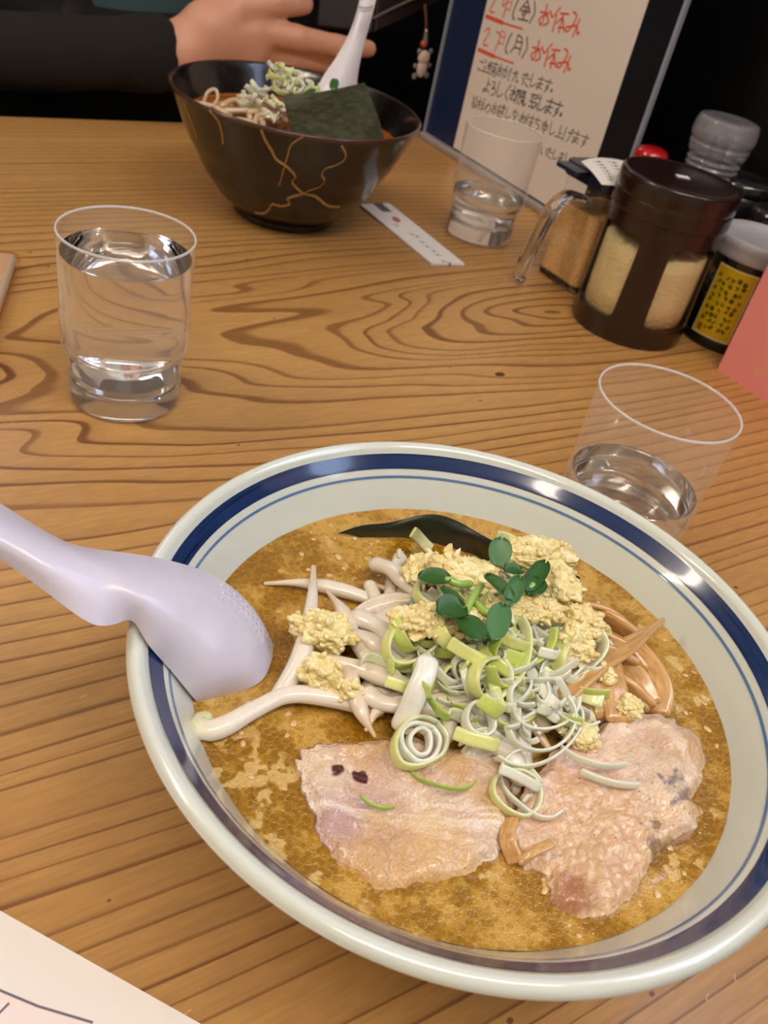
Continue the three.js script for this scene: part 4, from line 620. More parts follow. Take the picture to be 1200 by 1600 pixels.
// sheet of paper at the near corner
{
  const A = [0.0132, 0, -.1296], B = [0.0486, 0, -.0806], L = Math.hypot(B[0] - A[0], B[2] - A[2]), e = [(B[0] - A[0]) / L, (B[2] - A[2]) / L], n = [-e[1], e[0]], sg = n[0] < 0 ? 1 : -1, N = [n[0] * sg, n[1] * sg];
  const at = (s, t) => [A[0] + e[0] * s + N[0] * t, 0, A[2] + e[1] * s + N[1] * t], o = at(-0.1, 0), lw = 0.19, ld = 0.12;
  const P = [[0.0085, 0, -.1095], [0.0156, 0, -.1017], [0.026, 0, -.0922]], Q = [[0.0041, 0, -.1027], [0.0098, 0, -.1055]], loc = (p) => [((p[0] - o[0]) * e[0] + (p[2] - o[2]) * e[1]) / lw, ((p[0] - o[0]) * N[0] + (p[2] - o[2]) * N[1]) / ld];
  const [g] = flatPoly('paper_sheet', [at(-0.1, 0), at(0.09, 0), at(0.09, ld), at(-0.1, ld)], 0.0002, 0.0009, canvasTex(1024, 640, (q, w, h) => {
    q.fillStyle = '#f1ebe6'; q.fillRect(0, 0, w, h); q.fillStyle = '#f4e6e2'; q.beginPath(); const f = P.map(loc), k = Q.map(loc); q.moveTo(f[0][0] * w, (1 - f[0][1]) * h); q.lineTo(f[2][0] * w, (1 - f[2][1]) * h); q.lineTo(f[2][0] * w + 200, 0); q.lineTo(0, 0); q.fill();
    q.strokeStyle = '#6a6470'; q.lineWidth = 3; q.beginPath(); q.moveTo(f[0][0] * w - 20, (1 - f[0][1]) * h + 6); for (const p of f) q.lineTo(p[0] * w, (1 - p[1]) * h); q.stroke(); q.beginPath(); q.moveTo(k[0][0] * w, (1 - k[0][1]) * h); q.lineTo(k[1][0] * w, (1 - k[1][1]) * h); q.stroke();
  }), 'white paper sheet with pencil lines below the spoon handle', 'paper');
  axesUV(g, o, e, N, lw, ld);
}
// phone in a clear case at the left edge
{
  const C = [0.1149, 0.009, -.5123], D = [0.0876, 0.009, -.4412], L = Math.hypot(D[0] - C[0], D[2] - C[2]), e = [(D[0] - C[0]) / L, (D[2] - C[2]) / L], yaw = Math.atan2(e[0], e[1]);
  const g = thing('mobile_phone', 'phone in a clear case lying beside the full tumbler', 'phone', [C[0], 0, C[2]], [0, yaw, 0]);
  const lw = 0.075, ll = 0.15, cx = -lw / 2, cz = ll / 2;
  mesh('phone_body', rbox(lw - 0.005, 0.008, ll - 0.005, 0.0035, cx, 0.0048, cz), phy(0xcfc8be, 0.35), g);
  mesh('screen', rbox(lw - 0.011, 0.0004, ll - 0.012, 0.0002, cx, 0.0089, cz), phy(0xffffff, 0.2, { map: texture(64, 128, (u, v) => mixc([222, 214, 198], [214, 186, 164], smooth(0.3, 0.7, fbm2(u * 3, v * 5, 3, 6)))) }), g);
  mesh('clear_case', rbox(lw, 0.0094, ll, 0.0042, cx, 0.0047, cz), phy(0xfff4e4, 0.08, { transmission: 1, thickness: 0, ior: 1.45 }), g);
}
// ---------------------------------------------------------------- condiments by the wall

{
  const cx = 0.487, cz = -0.372, g = thing('storage_canister', 'dark brown plastic canister with windows showing cream powder', 'canister', [cx, 0, cz]);
  const brown = phy(0x26120d, 0.26, { clearcoat: 0.4, clearcoatRoughness: 0.15 });
  let shell = new Brush(lathe([[0, 0.002], [0.036, 0], [0.0388, 0.0008], [0.0394, 0.003], [0.0386, 0.02], [0.0378, 0.05], [0.0374, 0.083], [0.0352, 0.083], [0.0356, 0.05], [0.0362, 0.02], [0.036, 0.006], [0, 0.005]], 128)); shell.updateMatrixWorld();
  const ev = new Evaluator(), facing = Math.atan2(-cz, -cx);      // direction of the camera side
  ev.attributes = ['position', 'normal'];
  for (const d of [-46, 44, 134, 224]) {
    const a = facing + (d * Math.PI) / 180, b = new Brush(new RoundedBoxGeometry(0.03, 0.056, 0.037, 4, 0.006)); b.position.set(Math.cos(a) * 0.036, 0.0425, Math.sin(a) * 0.036); b.rotation.y = -a; b.updateMatrixWorld(); shell = ev.evaluate(shell, b, SUBTRACTION);
  }
  mesh('canister_shell', toCreasedNormals(shell.geometry.scale(100, 100, 100), 0.5).scale(0.01, 0.01, 0.01), brown, g);
  mesh('clear_liner', lathe([[0.0353, 0.007], [0.0353, 0.082]], 96), phy(0xffffff, 0.06, { transmission: 1, thickness: 0, ior: 1.45 }), g);
  const pw = lathe([[0, 0.006], [0.0348, 0.006], [0.0349, 0.03], [0.0349, 0.05], [0.0349, 0.064], [0.03, 0.0655], [0.02, 0.066], [0, 0.066]], 96), pp = pw.attributes.position;
  for (let i = 0; i < pp.count; i++) if (pp.getY(i) > 0.06) pp.setY(i, pp.getY(i) + 0.1 * pp.getX(i) - 0.12 * pp.getZ(i) + 0.004 * (noise2(pp.getX(i) * 260, pp.getZ(i) * 260, 3) - 0.5));
  pw.computeVertexNormals();
  mesh('cream_powder', pw, std(0xd9c48e, 0.9, { bumpMap: texture(256, 256, (u, v) => 255 * noise2(u * 120, v * 90, 4), false), bumpScale: 0.0004 }), g).userData.label = 'cream coloured powder';
  const canLid = mesh('lid', slathe([[0.0352, 0.0815], [0.0388, 0.0815], [0.0392, 0.083], [0.0392, 0.0905], [0.0389, 0.0915], [0.0392, 0.0926], [0.0391, 0.101], [0.0382, 0.1035], [0.036, 0.1042], [0.034, 0.1036], [0, 0.1036]], 128, 140), brown, g);
  mesh('price_sticker', box(0.0085, 0.0003, 0.0052).rotateY(-0.5).translate(...[[0.4874, 0.1039, -.3724]].map((p) => [p[0] - cx, p[1], p[2] - cz])[0]), std(0xe6e2e4, 0.7), canLid);
}
{
  const cx = 0.501, cz = -0.4402, g = thing('seasoning_jar', 'square glass jar of tan granules with navy lid and glass handle', 'jar', [cx, 0, cz]);
  const w = 0.0455, d = 0.05, H = 0.076, sq = (hw, hd, r) => { const s = new THREE.Shape(); s.moveTo(-hw + r, -hd); s.lineTo(hw - r, -hd); s.absarc(hw - r, -hd + r, r, -Math.PI / 2, 0); s.lineTo(hw, hd - r); s.absarc(hw - r, hd - r, r, 0, Math.PI / 2); s.lineTo(-hw + r, hd); s.absarc(-hw + r, hd - r, r, Math.PI / 2, Math.PI); s.lineTo(-hw, -hd + r); s.absarc(-hw + r, -hd + r, r, Math.PI, 1.5 * Math.PI); return s; };
  const up = (s, depth, y, bevel = 0) => new THREE.ExtrudeGeometry(s, { depth: depth - 2 * bevel, bevelEnabled: bevel > 0, bevelSize: bevel, bevelThickness: bevel, bevelSegments: 3, curveSegments: 8 }).translate(0, 0, bevel).rotateX(-Math.PI / 2).translate(0, y, 0);
  const hollow = sq(d / 2 - 0.001, w / 2 - 0.001, 0.007); 
  mesh('jar_body', up(hollow, H, 0, 0.001), phy(0xffffff, 0.04, { transmission: 1, thickness: 0, ior: 1.5 }), g);
  mesh('jar_base', up(sq(d / 2 - 0.0015, w / 2 - 0.0015, 0.006), 0.004, 0.0006, 0.0008), phy(0xffffff, 0.02, { transmission: 1, thickness: 0.004, ior: 1.5 }), g);
  mesh('granules', up(sq(d / 2 - 0.0026, w / 2 - 0.0026, 0.005), 0.051, 0.005, 0.001), phy(0xffffff, 0.75, { map: texture(256, 256, (u, v) => { const n = worley(u * 46, v * 46, 8); return mixc(mixc([238, 200, 138], [212, 164, 98], n[2]), [160, 112, 60], (1 - smooth(0.02, 0.16, n[1] - n[0])) * 0.6); }), }), g).userData.label = 'tan fried garlic granules';
  g.children[2].geometry.attributes.uv.array.forEach((v, i, a) => { a[i] = v * 22; });
  const lidG = mesh('lid', mergeGeometries([up(sq(d / 2 + 0.001, w / 2 + 0.001, 0.007), 0.010, H - 0.002, 0.001), up(sq(0.008, 0.011, 0.002), 0.003, H + 0.004, 0.0006).translate(-d / 2 - 0.006, 0, -0.008)].map((q) => q.toNonIndexed ? q : q)), phy(0x16233f, 0.35, { clearcoat: 0.2 }), g); lidG.userData.label = 'navy plastic lid with a small tab';
  mesh('handle', sweep([[-d / 2 + 0.002, H - 0.012, 0.002], [-d / 2 - 0.012, H - 0.010, 0.0], [-d / 2 - 0.022, H - 0.018, -0.001], [-d / 2 - 0.027, H - 0.034, -0.002], [-d / 2 - 0.031, 0.024, -0.002], [-d / 2 - 0.034, 0.006, -0.002]], { a: 0.0075, b: 0.003, segs: 40, sides: 16, n0: [0, 0, 1] }), phy(0xffffff, 0.02, { transmission: 1, thickness: 0.004, ior: 1.5 }), g);
  const lab = thing('paper_label', 'white handwritten paper label curled on the navy jar lid', 'label', [0, 0, 0]);
  mesh('paper', sheet([[[0.4693, 0.088, -.444], [0.4811, 0.0895, -.4463], [0.5007, 0.0885, -.4498], [0.5212, 0.0865, -.4497]], [[0.4605, 0.0885, -.4234], [0.468, 0.09, -.4193], [0.4828, 0.0885, -.4212], [0.4999, 0.087, -.4231]], [[0.4513, 0.0875, -.4034], [0.456, 0.0885, -.3995], [0.4664, 0.088, -.3996], [0.4816, 0.087, -.4021]]], 0.0003, 12, 12), std(0xffffff, 0.8, { map: canvasTex(256, 128, (q, W2, H2) => { q.fillStyle = '#ece6e2'; q.fillRect(0, 0, W2, H2); q.strokeStyle = '#4a444a'; q.lineWidth = 4; for (let r = 0; r < 2; r++) for (let k = 0; k < 7; k++) { const x = 30 + k * 28, y = 34 + r * 42; q.beginPath(); q.moveTo(x, y); q.lineTo(x + 16, y + 2); q.moveTo(x + 8, y - 8); q.lineTo(x + 5, y + 16); q.stroke(); } }) }), lab);
}
{
  const g = thing('sauce_bottle', 'bottle with a glossy red cap behind the brown canister', 'bottle', [0.566, 0, [0.566, 0.085, -.4673][2]]), y = [0.566, 0.085, -.4673][1];
  mesh('bottle_body', slathe([[0, 0], [0.014, 0], [0.0155, 0.002], [0.0155, y - 0.022], [0.013, y - 0.012], [0.0105, y - 0.008], [0.0105, y - 0.004], [0, y - 0.004]], 48), phy(0x2a1008, 0.2), g);
  mesh('cap', slathe([[0, y - 0.008], [0.0128, y - 0.008], [0.0132, y - 0.006], [0.0128, y + 0.001], [0.0105, y + 0.0045], [0.006, y + 0.006], [0, y + 0.0064]], 48), phy(0xc01016, 0.25, { clearcoat: 0.5 }), g);
}
{
  const x = 0.598, q = [0.598, 0.0845, -.4357], g = thing('pepper_mill', 'clear ribbed plastic topped spice mill behind the canister', 'spice mill', [x, 0, q[2]]), b = q[1];
  mesh('mill_body', slathe([[0, 0], [0.02, 0], [0.0215, 0.003], [0.0215, b - 0.02], [0.019, b - 0.006], [0.0185, b], [0, b]], 48), phy(0x17110e, 0.3), g);
  mesh('clear_cap', slathe([[0.0188, b - 0.004], [0.0198, b], [0.0188, b + 0.002], [0.0202, b + 0.004], [0.0192, b + 0.006], [0.0205, b + 0.008], [0.0198, b + 0.0105], [0.0216, b + 0.014], [0.0224, b + 0.018], [0.0228, b + 0.0195], [0.0224, b + 0.021], [0.0238, b + 0.025], [0.0238, b + 0.031], [0.0228, b + 0.036], [0.0215, b + 0.038], [0, b + 0.0385]], 64, 140), phy(0xf0eef4, 0.1, { transmission: 0.78, thickness: 0, ior: 1.5, clearcoat: 0.6 }), g);
  mesh('grinder_core', slathe([[0, b - 0.002], [0.006, b - 0.002], [0.006, b + 0.02], [0.003, b + 0.028], [0, b + 0.028]], 24), phy(0x6a6468, 0.35), g);
}
{
  const cx = 0.5565, cz = -0.3415, g = thing('spice_jar', 'small clear jar of dark chili with a yellow label', 'jar', [cx, 0, cz]), R = 0.031, H = 0.066;
  mesh('jar_body', lathe([[0, 0.0008], [R - 0.002, 0], [R, 0.002], [R, H], [R - 0.0016, H], [R - 0.0016, 0.004], [0, 0.004]], 72), phy(0xffffff, 0.06, { transmission: 1, thickness: 0.0015, ior: 1.45 }), g);
  mesh('chili_flakes', lathe([[0, 0.0045], [R - 0.0019, 0.0045], [R - 0.0019, 0.032], [R - 0.012, 0.036], [0, 0.034]], 72), std(0xffffff, 0.8, { map: texture(512, 256, (u, v) => { const n = worley(u * 60, v * 26, 15); return mixc(n[2] > 0.72 ? [150, 120, 60] : [34, 24, 14], [20, 14, 10], 1 - smooth(0.02, 0.2, n[1] - n[0])); }) }), g);
  mesh('black_base', lathe([[0, 0], [R + 0.001, 0], [R + 0.0014, 0.002], [R + 0.001, 0.006], [R + 0.0002, 0.0066]], 72), phy(0x14100e, 0.4), g);
  mesh('lid', slathe([[R - 0.002, H - 0.004], [R + 0.0014, H - 0.004], [R + 0.0018, H + 0.002], [R + 0.0016, H + 0.006], [R, H + 0.0085], [R - 0.003, H + 0.0085], [R - 0.0045, H + 0.0065], [0, H + 0.006]], 72, 120), phy(0xe6e4e8, 0.35, { transmission: 0.45, thickness: 0 }), g).userData.label = 'milky translucent plastic lid';
  const p0 = [0.53, 0.0296, -.3324], dir = Math.atan2(p0[2] - cz, p0[0] - cx), lg = new THREE.CylinderGeometry(R + 0.0003, R + 0.0003, 0.05, 20, 1, true, Math.PI / 2 - dir - 0.46, 0.92).translate(0, 0.032, 0);
  mesh('yellow_label', lg, std(0xffffff, 0.5, { side: THREE.DoubleSide, map: canvasTex(256, 400, (q, w, h) => { q.fillStyle = '#e3c012'; q.fillRect(0, 0, w, h); q.strokeStyle = '#efe2a0'; q.lineWidth = 10; q.strokeRect(4, 4, w - 8, h - 8); q.strokeStyle = '#5c4a08'; for (let r = 0; r < 9; r++) for (let k = 0; k < 5; k++) { const x = 40 + k * 40 + hash2(r, k) * 22 - 8, y = 50 + r * 36 + hash2(k, r, 9) * 14, A = hash2(r, k, 11) * 14 - 7; q.lineWidth = 3 + 6 * hash2(k, r, 3); q.beginPath(); q.moveTo(x - 12, y + A); q.lineTo(x + 14, y - A * 0.4); q.moveTo(x + A, y - 12); q.lineTo(x + 4, y + 14); if (hash2(r, k, 13) > 0.6) { q.moveTo(x + 10, y); q.arc(x, y, 10, 0, 5); } if (hash2(r, k, 5) > 0.5) { q.moveTo(x - 10, y + 12); q.lineTo(x + 12, y - 8); } q.stroke(); } q.fillStyle = '#b5641c'; q.fillRect(30, 340, 30, 40); }) }), g);
}
{
  const mk = (name, label, x, px, py, R) => { const q = [0.625, 0.0846, -.4134], g = thing(name, label, 'pot', [x, 0, px]); mesh('pot_body', slathe([[0, 0], [R * 0.9, 0], [R, 0.003], [R, py - 0.01], [0, py - 0.01]], 48), phy(0x0d0b0b, 0.3), g); mesh('lid', slathe([[0, py - 0.011], [R + 0.001, py - 0.011], [R + 0.002, py - 0.006], [R, py - 0.002], [R * 0.7, py], [R * 0.3, py - 0.001], [0, py - 0.001]], 48), phy(0x1a181a, 0.18, { clearcoat: 0.6 }), g); return g; };
  const a = [0.622, 0.0838, -.4168], b = [0.6, 0.0787, -.3737];
  mk('condiment_pot', 'low black pot with a glossy lid beside the spice mill', 0.622, a[2], a[1] + 0.004, 0.0225);
  mk('condiment_pot', 'small black pot behind the yellow labelled jar', 0.601, b[2] + 0.006, b[1] + 0.004, 0.017);
  const s0 = [0.588, 0.0605, -.3955], s1 = [0.575, 0.0659, -.3742], sp = thing('metal_spoon', 'thin steel spoon handle poking out beside the canister', 'spoon');
  mesh('handle', sweep([[s0[0], s0[1] - 0.03, s0[2] - 0.01], s0, s1], { a: 0.0022, b: 0.001, segs: 12, sides: 8 }), std(0xd8d4cc, 0.2, { metalness: 1 }), sp);
}
{
  // pink box at the right edge
  const P0 = [0.5097, 0, -.3036], g = thing('pink_box', 'pink paper box with a small gold blossom at the table edge', 'box', [P0[0], 0, P0[2]], [0, 0, 0]);
  const W = 0.16, H = 0.115, D = 0.035, b = [0.511, 0.0143, -.2761];
  const face = canvasTex(1024, 736, (q, w, h) => { q.fillStyle = '#f09692'; q.fillRect(0, 0, w, h); const fl = (x, y, r) => { q.strokeStyle = '#e0b070'; q.lineWidth = 4; for (let k = 0; k < 5; k++) { const a = k * 1.257; q.beginPath(); q.arc(x + Math.cos(a) * r, y + Math.sin(a) * r, r * 0.7, 0, 7); q.stroke(); } }; fl(((b[2] - P0[2]) / W) * w, (1 - b[1] / H) * h, 13); fl(720, 200, 13); fl(880, 480, 13); fl(420, 120, 11); });
  const pm = phy(0xffffff, 0.55, { map: face }), side = phy(0xdc8480, 0.55);
  const bg = new THREE.BoxGeometry(D, H, W); bg.translate(D / 2, H / 2, W / 2);
  mesh('box_body', bg, [side, pm, side, side, side, side], g);
}
// ---------------------------------------------------------------- the notice on its blue board
const GLYPH = {
  お: '1363/4041473827162544648677 58/7294', 休: '3004/2329/4292/6269/6336/6398/5787', み: '216137180626758897/7369', 日: '2029/208089/2484/2989', 月: '303509/308089/3383/3686', 金: '5005/5095/3373/2585/5359/3647/7466/1999',
  ご: '227263/173888/8091', 迷: '1122/052417/083898/4393/7077/5162/9182/6346/7396', 惑: '1191/2353562623/606797/8457/2819/474979/8899', か: '13635837/4019/8295', け: '100819/4393/717659', い: '12173947/8296', た: '1262/4019/5494/476999', し: '20274986',
  ま: '1282/1585/50572917 3688', す: '1292/606647356467 39', よ: '5383/505729174688', ろ: '21712664867849', く: '702579', 願: '0151/111509/22525622/3439/5191/6292976762/6494/6696/6759/8799', 致: '0151/311353/3538/0555/0858/7053/6292/8549/6599', 皆: '202444/2242/7062/606494/2585892925/2787',
  様: '0343/2029/2307/2446/5393/5585/4897/7379/6071/9081', の: '523817245383958759', 越: '0242/2125/0545/2528/3646/060999/5292/5557/6067/708797', を: '1272/40144447/83464989', 待: '2003/3205/1419/4292/7075/4595/4898/757969/5667', ち: '1282/402564867839', 申: '2282872722/2484/5059', 上: '4048/4575/0898', げ: '100819/4393/717659/8091/9092',
  ぜ: '1494/21274888/616656/8091', ひ: '1242162858767295', こ: '2272/172888', で: '1282455788/7586', '2': '1230616318 88', '9': '724013357269', '7': '118149', '(': '60343869', ')': '20545529', '。': '2637281726', 'ー': '1585', '1': '3129',
};
function writeText(q, text, x, y, size, color, lw, step = 1, jit = 0.06, vertical = false) {
  q.strokeStyle = color; q.lineWidth = lw; q.lineCap = 'round'; q.lineJoin = 'round';
  [...text].forEach((ch, i) => {
    const ox = vertical ? x : x + i * size * step, oy = vertical ? y + i * size * step : y, w = /[()2791]/.test(ch) ? 0.62 : 0.92;
    for (const st of (GLYPH[ch] ?? '').split('/')) {
      const d = st.replace(/\s/g, ''), pts = []; for (let k = 0; k + 1 < d.length; k += 2) pts.push([ox + ((+d[k] + (hash2(i, k, 7) - 0.5) * jit * 10) / 9) * size * w, oy + ((+d[k + 1] + (hash2(i, k, 8) - 0.5) * jit * 10) / 9) * size]);
      if (!pts.length) continue;
      q.beginPath(); q.moveTo(...pts[0]); for (let k = 1; k < pts.length - 1; k++) q.quadraticCurveTo(...pts[k], (pts[k][0] + pts[k + 1][0]) / 2, (pts[k][1] + pts[k + 1][1]) / 2); q.lineTo(...pts[pts.length - 1]); q.stroke();
    }
  });
}
{
  const SX = 0.572, z0 = -0.764, z1 = -0.490, top = 0.30, g = thing('notice_board', 'blue backed acrylic notice stand beside the black wall', 'notice stand', [SX, 0, 0]);
  const W = z1 - z0, zc = (z0 + z1) / 2;
  mesh('blue_backing', box(0.002, top - 0.006, 0.078, 0.0022, top / 2, z0 + 0.039), phy(0x1d2c50, 0.35), g);
  mesh('dark_backing', box(0.002, top - 0.006, W - 0.078, 0.0022, top / 2, z0 + 0.078 + (W - 0.078) / 2), phy(0x10131c, 0.3), g);
  mesh('acrylic_edge', mergeGeometries([rbox(0.005, top, 0.003, 0.001, 0, top / 2, z1), rbox(0.004, top, 0.0014, 0.0006, 0, top / 2, z0)]), phy(0x9aa0ac, 0.15, { clearcoat: 0.4 }), g);
  mesh('base_strip', rbox(0.012, 0.006, W, 0.0015, 0, 0.003, zc), phy(0xa59c98, 0.3), g);
  const pz0 = -0.7115, pz1 = -0.5255, py0 = 0.008, py1 = 0.285, PW = pz1 - pz0, PH = py1 - py0;
  const tex = canvasTex(1024, Math.round((1024 * PH) / PW), (q, w, h) => {
    q.fillStyle = '#efe4da'; q.fillRect(0, 0, w, h);
    const k = w / PW, Y = (y) => h - (y - py0) * k, S = (m) => m * k;        // metres on the sheet to pixels
    const R1 = '#e8603a', DK = '#3c3638', BR = '#6a4840';
    const row = (y, size, items, x0) => { let x = x0; for (const [t, c, f] of items) { writeText(q, t, S(x), Y(y), S(size) * (f ?? 1), c, S(0.0015) * (f ?? 1), 0.98); x += [...t].reduce((s, ch) => s + size * (f ?? 1) * (/[()2791]/.test(ch) ? 0.66 : 0.98), 0); } };
    q.save(); q.transform(1, -0.1, 0, 1, 0, 0);                     // the lines of writing climb a little to the right
    const line = (t, x, y, s, st, lw) => writeText(q, t, S(x), Y(y), S(s), DK, S(lw), st);
    row(0.176, 0.016, [['い', DK], ['で', DK], ['す', DK], ['。', DK]], 0.055);
    row(0.1435, 0.0165, [['29', R1], ['日', R1, 0.6], ['(', BR], ['金', BR, 0.9], [')', BR], ['お休み', R1, 1.12]], 0.004);
    row(0.1165, 0.0165, [['27', R1], ['日', R1, 0.6], ['(', BR], ['月', BR, 0.9], [')', BR], ['お休み', R1, 1.12]], 0.006);
    q.strokeStyle = R1; for (const y of [0.1245, 0.097]) { q.lineWidth = S(0.0034); q.beginPath(); q.moveTo(S(0.004), Y(y)); q.lineTo(S(0.028), Y(y - 0.002)); q.stroke(); q.lineWidth = S(0.0016); q.beginPath(); q.moveTo(S(0.028), Y(y - 0.002)); q.lineTo(S(0.056), Y(y - 0.003)); q.stroke(); }
    line('ご迷惑おかけいたします。', 0.008, 0.0905, 0.0108, 0.86, 0.00095);
    line('よろしくお願い致します。', 0.022, 0.0765, 0.0128, 0.76, 0.0011);
    line('皆様のお越しをお待ち申し上げます', 0.011, 0.059, 0.0106, 0.95, 0.00085);
    line('いたしました', 0.12, 0.0395, 0.0085, 0.9, 0.0008);
    q.restore();
  });
  const pg = new THREE.BoxGeometry(0.0006, PH, PW), plain = std(0xefe4da, 0.75), printed = std(0xffffff, 0.75, { map: tex });
  const n = mesh('notice_paper', pg.translate(SX - 0.0002, (py0 + py1) / 2, (pz0 + pz1) / 2), [plain, printed, plain, plain, plain, plain]); tag(n, 'handwritten white notice with orange and black Japanese lettering', 'notice');
}
{
  const a = [0.6595, 0.1539, -.4963], gN = new THREE.BoxGeometry(0.0012, 0.09, 0.075).translate(0, 0.045, 0.0375), tex = canvasTex(512, 614, (q, w, h) => { q.fillStyle = '#b9dc72'; q.fillRect(0, 0, w, h); writeText(q, 'ここおぜ', 90, 40, 100, '#3c4c1c', 8, 1.05, 0.05, true); writeText(q, 'お待ちひ', 210, 80, 100, '#3c4c1c', 8, 1.05, 0.05, true); writeText(q, 'ください', 330, 60, 100, '#3c4c1c', 8, 1.05, 0.05, true); });
  const gm = std(0xb9dc72, 0.8), n = mesh('sticky_note', gN, [gm, std(0xffffff, 0.8, { map: tex }), gm, gm, gm, gm]); n.position.set(0.6585, a[1], a[2]); n.rotation.x = 0.04; tag(n, 'lime green handwritten note stuck on the black wall', 'note');
}
// things behind the diner's bowl, beyond the table edge
{
  const a = [0.8016, -.0987, -1.3], b = [0.8633, -.0957, -1.3], c = [0.8745, -.0952, -1.3], d = [0.8907, -.0944, -1.3];
  const g = thing('bench_back', 'blue upholstered bench back with grey edge behind the table', 'bench', [0, FLOOR, -1.3]);
  mesh('cushion', rbox(1.2, 0.85, 0.05, 0.02, b[0] - 0.6, 0.425, -0.03), std(0x1c2f58, 0.8), g);
  mesh('grey_edge', rbox(c[0] - b[0] + 0.004, 0.87, 0.055, 0.003, (b[0] + c[0]) / 2 + 0.002, 0.435, -0.03), std(0x4b4a58, 0.6), g);
  single('wooden_post', rbox(d[0] - c[0] - 0.002, CEIL - FLOOR, 0.03, 0.002, (c[0] + d[0]) / 2 + 0.003, (CEIL + FLOOR) / 2, -1.32), postMat, 'slim brown wooden post behind the black bowl', 'post');
}
